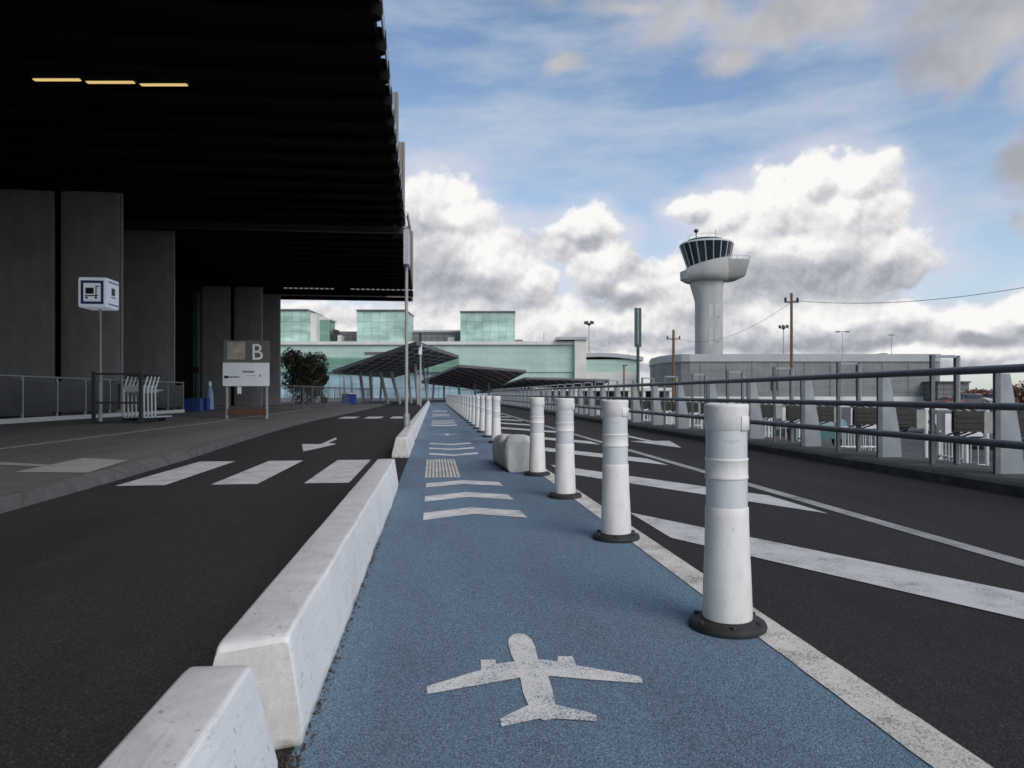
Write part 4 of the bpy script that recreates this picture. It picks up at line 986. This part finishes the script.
lw=nt.nodes.new('ShaderNodeMapRange'); nt.links.new(el,lw.inputs[0]); lw.inputs[1].default_value=.05; lw.inputs[2].default_value=.17; lw.inputs[3].default_value=.17; lw.inputs[4].default_value=.10
lwn=m_(nt,'MULTIPLY',m_(nt,'MULTIPLY_ADD',fbl.outputs[0],3.0,-.75,True),lw.outputs[0])
lit=m_(nt,'SUBTRACT',m_(nt,'MULTIPLY_ADD',rel,1.1,.90),body); lit=m_(nt,'ADD',lit,m_(nt,'MULTIPLY_ADD',fbl.outputs[0],.5,-.25)); lit=m_(nt,'SUBTRACT',lit,lwn,clamp=True)
crc=nt.nodes.new('ShaderNodeValToRGB'); e=crc.color_ramp.elements; e[0].position=.0; e[0].color=(.25,.26,.295,1); e[1].position=1.0; e[1].color=(.69,.68,.665,1)
q=e.new(.5); q.color=(.43,.435,.46,1); q=e.new(.78); q.color=(.585,.58,.58,1); nt.links.new(lit,crc.inputs[0])
Mg=grp(gg,PW); Dg=Mg
fb2=nt.nodes.new('ShaderNodeTexNoise'); fb2.inputs['Scale'].default_value=6; fb2.inputs['Detail'].default_value=7; nt.links.new(dirv,fb2.inputs['Vector'])
fb3=nt.nodes.new('ShaderNodeTexNoise'); fb3.inputs['Scale'].default_value=20; fb3.inputs['Detail'].default_value=8; fb3.inputs['Roughness'].default_value=.6; nt.links.new(dirv,fb3.inputs['Vector'])
Dg=m_(nt,'ADD',Dg,m_(nt,'MULTIPLY_ADD',fb2.outputs[0],2.2,-1.1)); Dg=m_(nt,'ADD',Dg,m_(nt,'MULTIPLY_ADD',fb3.outputs[0],2.0,-1.0))
alpha_g=nt.nodes.new('ShaderNodeMapRange'); alpha_g.interpolation_type='SMOOTHSTEP'; nt.links.new(Dg,alpha_g.inputs[0]); alpha_g.inputs[1].default_value=-.4; alpha_g.inputs[2].default_value=.80
crg=nt.nodes.new('ShaderNodeValToRGB'); e=crg.color_ramp.elements; e[0].position=.36; e[0].color=(.47,.455,.45,1); e[1].position=.60; e[1].color=(.27,.275,.30,1); nt.links.new(m_(nt,'MULTIPLY_ADD',fb2.outputs[0],.7,m_(nt,'MULTIPLY',fb3.outputs[0],.3)),crg.inputs[0])
# thin veil
mp=nt.nodes.new('ShaderNodeMapping'); mp.inputs[3].default_value=(2.2,2.2,9); mp.inputs[2].default_value=(0,radians(8),0); nt.links.new(dirv,mp.inputs[0])
vn=nt.nodes.new('ShaderNodeTexNoise'); vn.inputs['Scale'].default_value=1.6; vn.inputs['Detail'].default_value=7; vn.inputs['Roughness'].default_value=.6; nt.links.new(mp.outputs[0],vn.inputs['Vector'])
veil=nt.nodes.new('ShaderNodeMapRange'); nt.links.new(vn.outputs[0],veil.inputs[0]); veil.inputs[1].default_value=.40; veil.inputs[2].default_value=.66; veil.inputs[3].default_value=.02; veil.inputs[4].default_value=.95
# more veil low down
lowv=nt.nodes.new('ShaderNodeMapRange'); nt.links.new(el,lowv.inputs[0]); lowv.inputs[1].default_value=.02; lowv.inputs[2].default_value=.42; lowv.inputs[3].default_value=.55; lowv.inputs[4].default_value=.0
vf=m_(nt,'ADD',veil.outputs[0],lowv.outputs[0],clamp=True); vf=m_(nt,'MULTIPLY',vf,.72)
SUN_EL=radians(38); SUN_AZ=radians(150)   # azimuth clockwise from +Y
sky=nt.nodes.new('ShaderNodeTexSky'); sky.sky_type='NISHITA'; sky.sun_disc=False; sky.sun_elevation=SUN_EL; sky.sun_rotation=SUN_AZ; sky.air_density=1.0; sky.dust_density=.6; sky.ozone_density=1.5
bg1=nt.nodes.new('ShaderNodeBackground'); bg1.inputs[1].default_value=.11; nt.links.new(sky.outputs[0],bg1.inputs[0])
bgv=nt.nodes.new('ShaderNodeBackground'); bgv.inputs[0].default_value=(.40,.44,.51,1); bgv.inputs[1].default_value=1
bgg=nt.nodes.new('ShaderNodeBackground'); nt.links.new(crg.outputs[0],bgg.inputs[0]); bgc=nt.nodes.new('ShaderNodeBackground'); nt.links.new(crc.outputs[0],bgc.inputs[0])
def mxs(f,a,b_):
    n=nt.nodes.new('ShaderNodeMixShader'); nt.links.new(f,n.inputs[0]); nt.links.new(a,n.inputs[1]); nt.links.new(b_,n.inputs[2]); return n.outputs[0]
s1=mxs(vf,bg1.outputs[0],bgv.outputs[0]); s2=mxs(m_(nt,'MULTIPLY',alpha_g.outputs[0],.9),s1,bgg.outputs[0]); halo=nt.nodes.new('ShaderNodeMapRange'); halo.interpolation_type='SMOOTHSTEP'; nt.links.new(m_(nt,'ADD',m_(nt,'MULTIPLY_ADD',fbl.outputs[0],1.6,-.8),Mc),halo.inputs[0]); halo.inputs[1].default_value=-1.0; halo.inputs[2].default_value=.25; halo.inputs[4].default_value=.72
ac=m_(nt,'MAXIMUM',m_(nt,'MULTIPLY',alpha_c.outputs[0],.97),halo.outputs[0])
bgh=nt.nodes.new('ShaderNodeBackground'); bgh.inputs[0].default_value=(.50,.51,.56,1)
s2=mxs(halo.outputs[0],s2,bgh.outputs[0]); s3=mxs(m_(nt,'MULTIPLY',alpha_c.outputs[0],.97),s2,bgc.outputs[0])
out=nt.nodes.new('ShaderNodeOutputWorld'); nt.links.new(s3,out.inputs[0])
w.cycles.sampling_method='MANUAL'; w.cycles.sample_map_resolution=512

sl=bpy.data.lights.new('sun','SUN'); sl.energy=1.35; sl.angle=radians(40); sl.color=(1,.93,.85)
so=bpy.data.objects.new('sun',sl); COL.objects.link(so)
sd=Vector((sin(SUN_AZ)*cos(SUN_EL),cos(SUN_AZ)*cos(SUN_EL),sin(SUN_EL))); so.rotation_euler=sd.to_track_quat('Z','Y').to_euler(); so.location=(0,0,30)

# ---------- camera ----------
cd=bpy.data.cameras.new('camera'); cam=bpy.data.objects.new('camera',cd); COL.objects.link(cam); sc.camera=cam
cd.sensor_width=36; cd.lens=36*F/1024; cd.shift_y=(HY-384)/1024; cam.location=(0,0,HC); cam.rotation_euler=(pi/2,0,-YAW)
cd.clip_end=4000; cd.clip_start=.05
cd.dof.use_dof=True; cd.dof.focus_distance=5.0; cd.dof.aperture_fstop=4.5
sc.view_settings.view_transform='Standard'; sc.view_settings.look='None'; sc.view_settings.exposure=.50; sc.view_settings.gamma=1
sc.cycles.max_bounces=6; sc.cycles.diffuse_bounces=3; sc.cycles.glossy_bounces=3
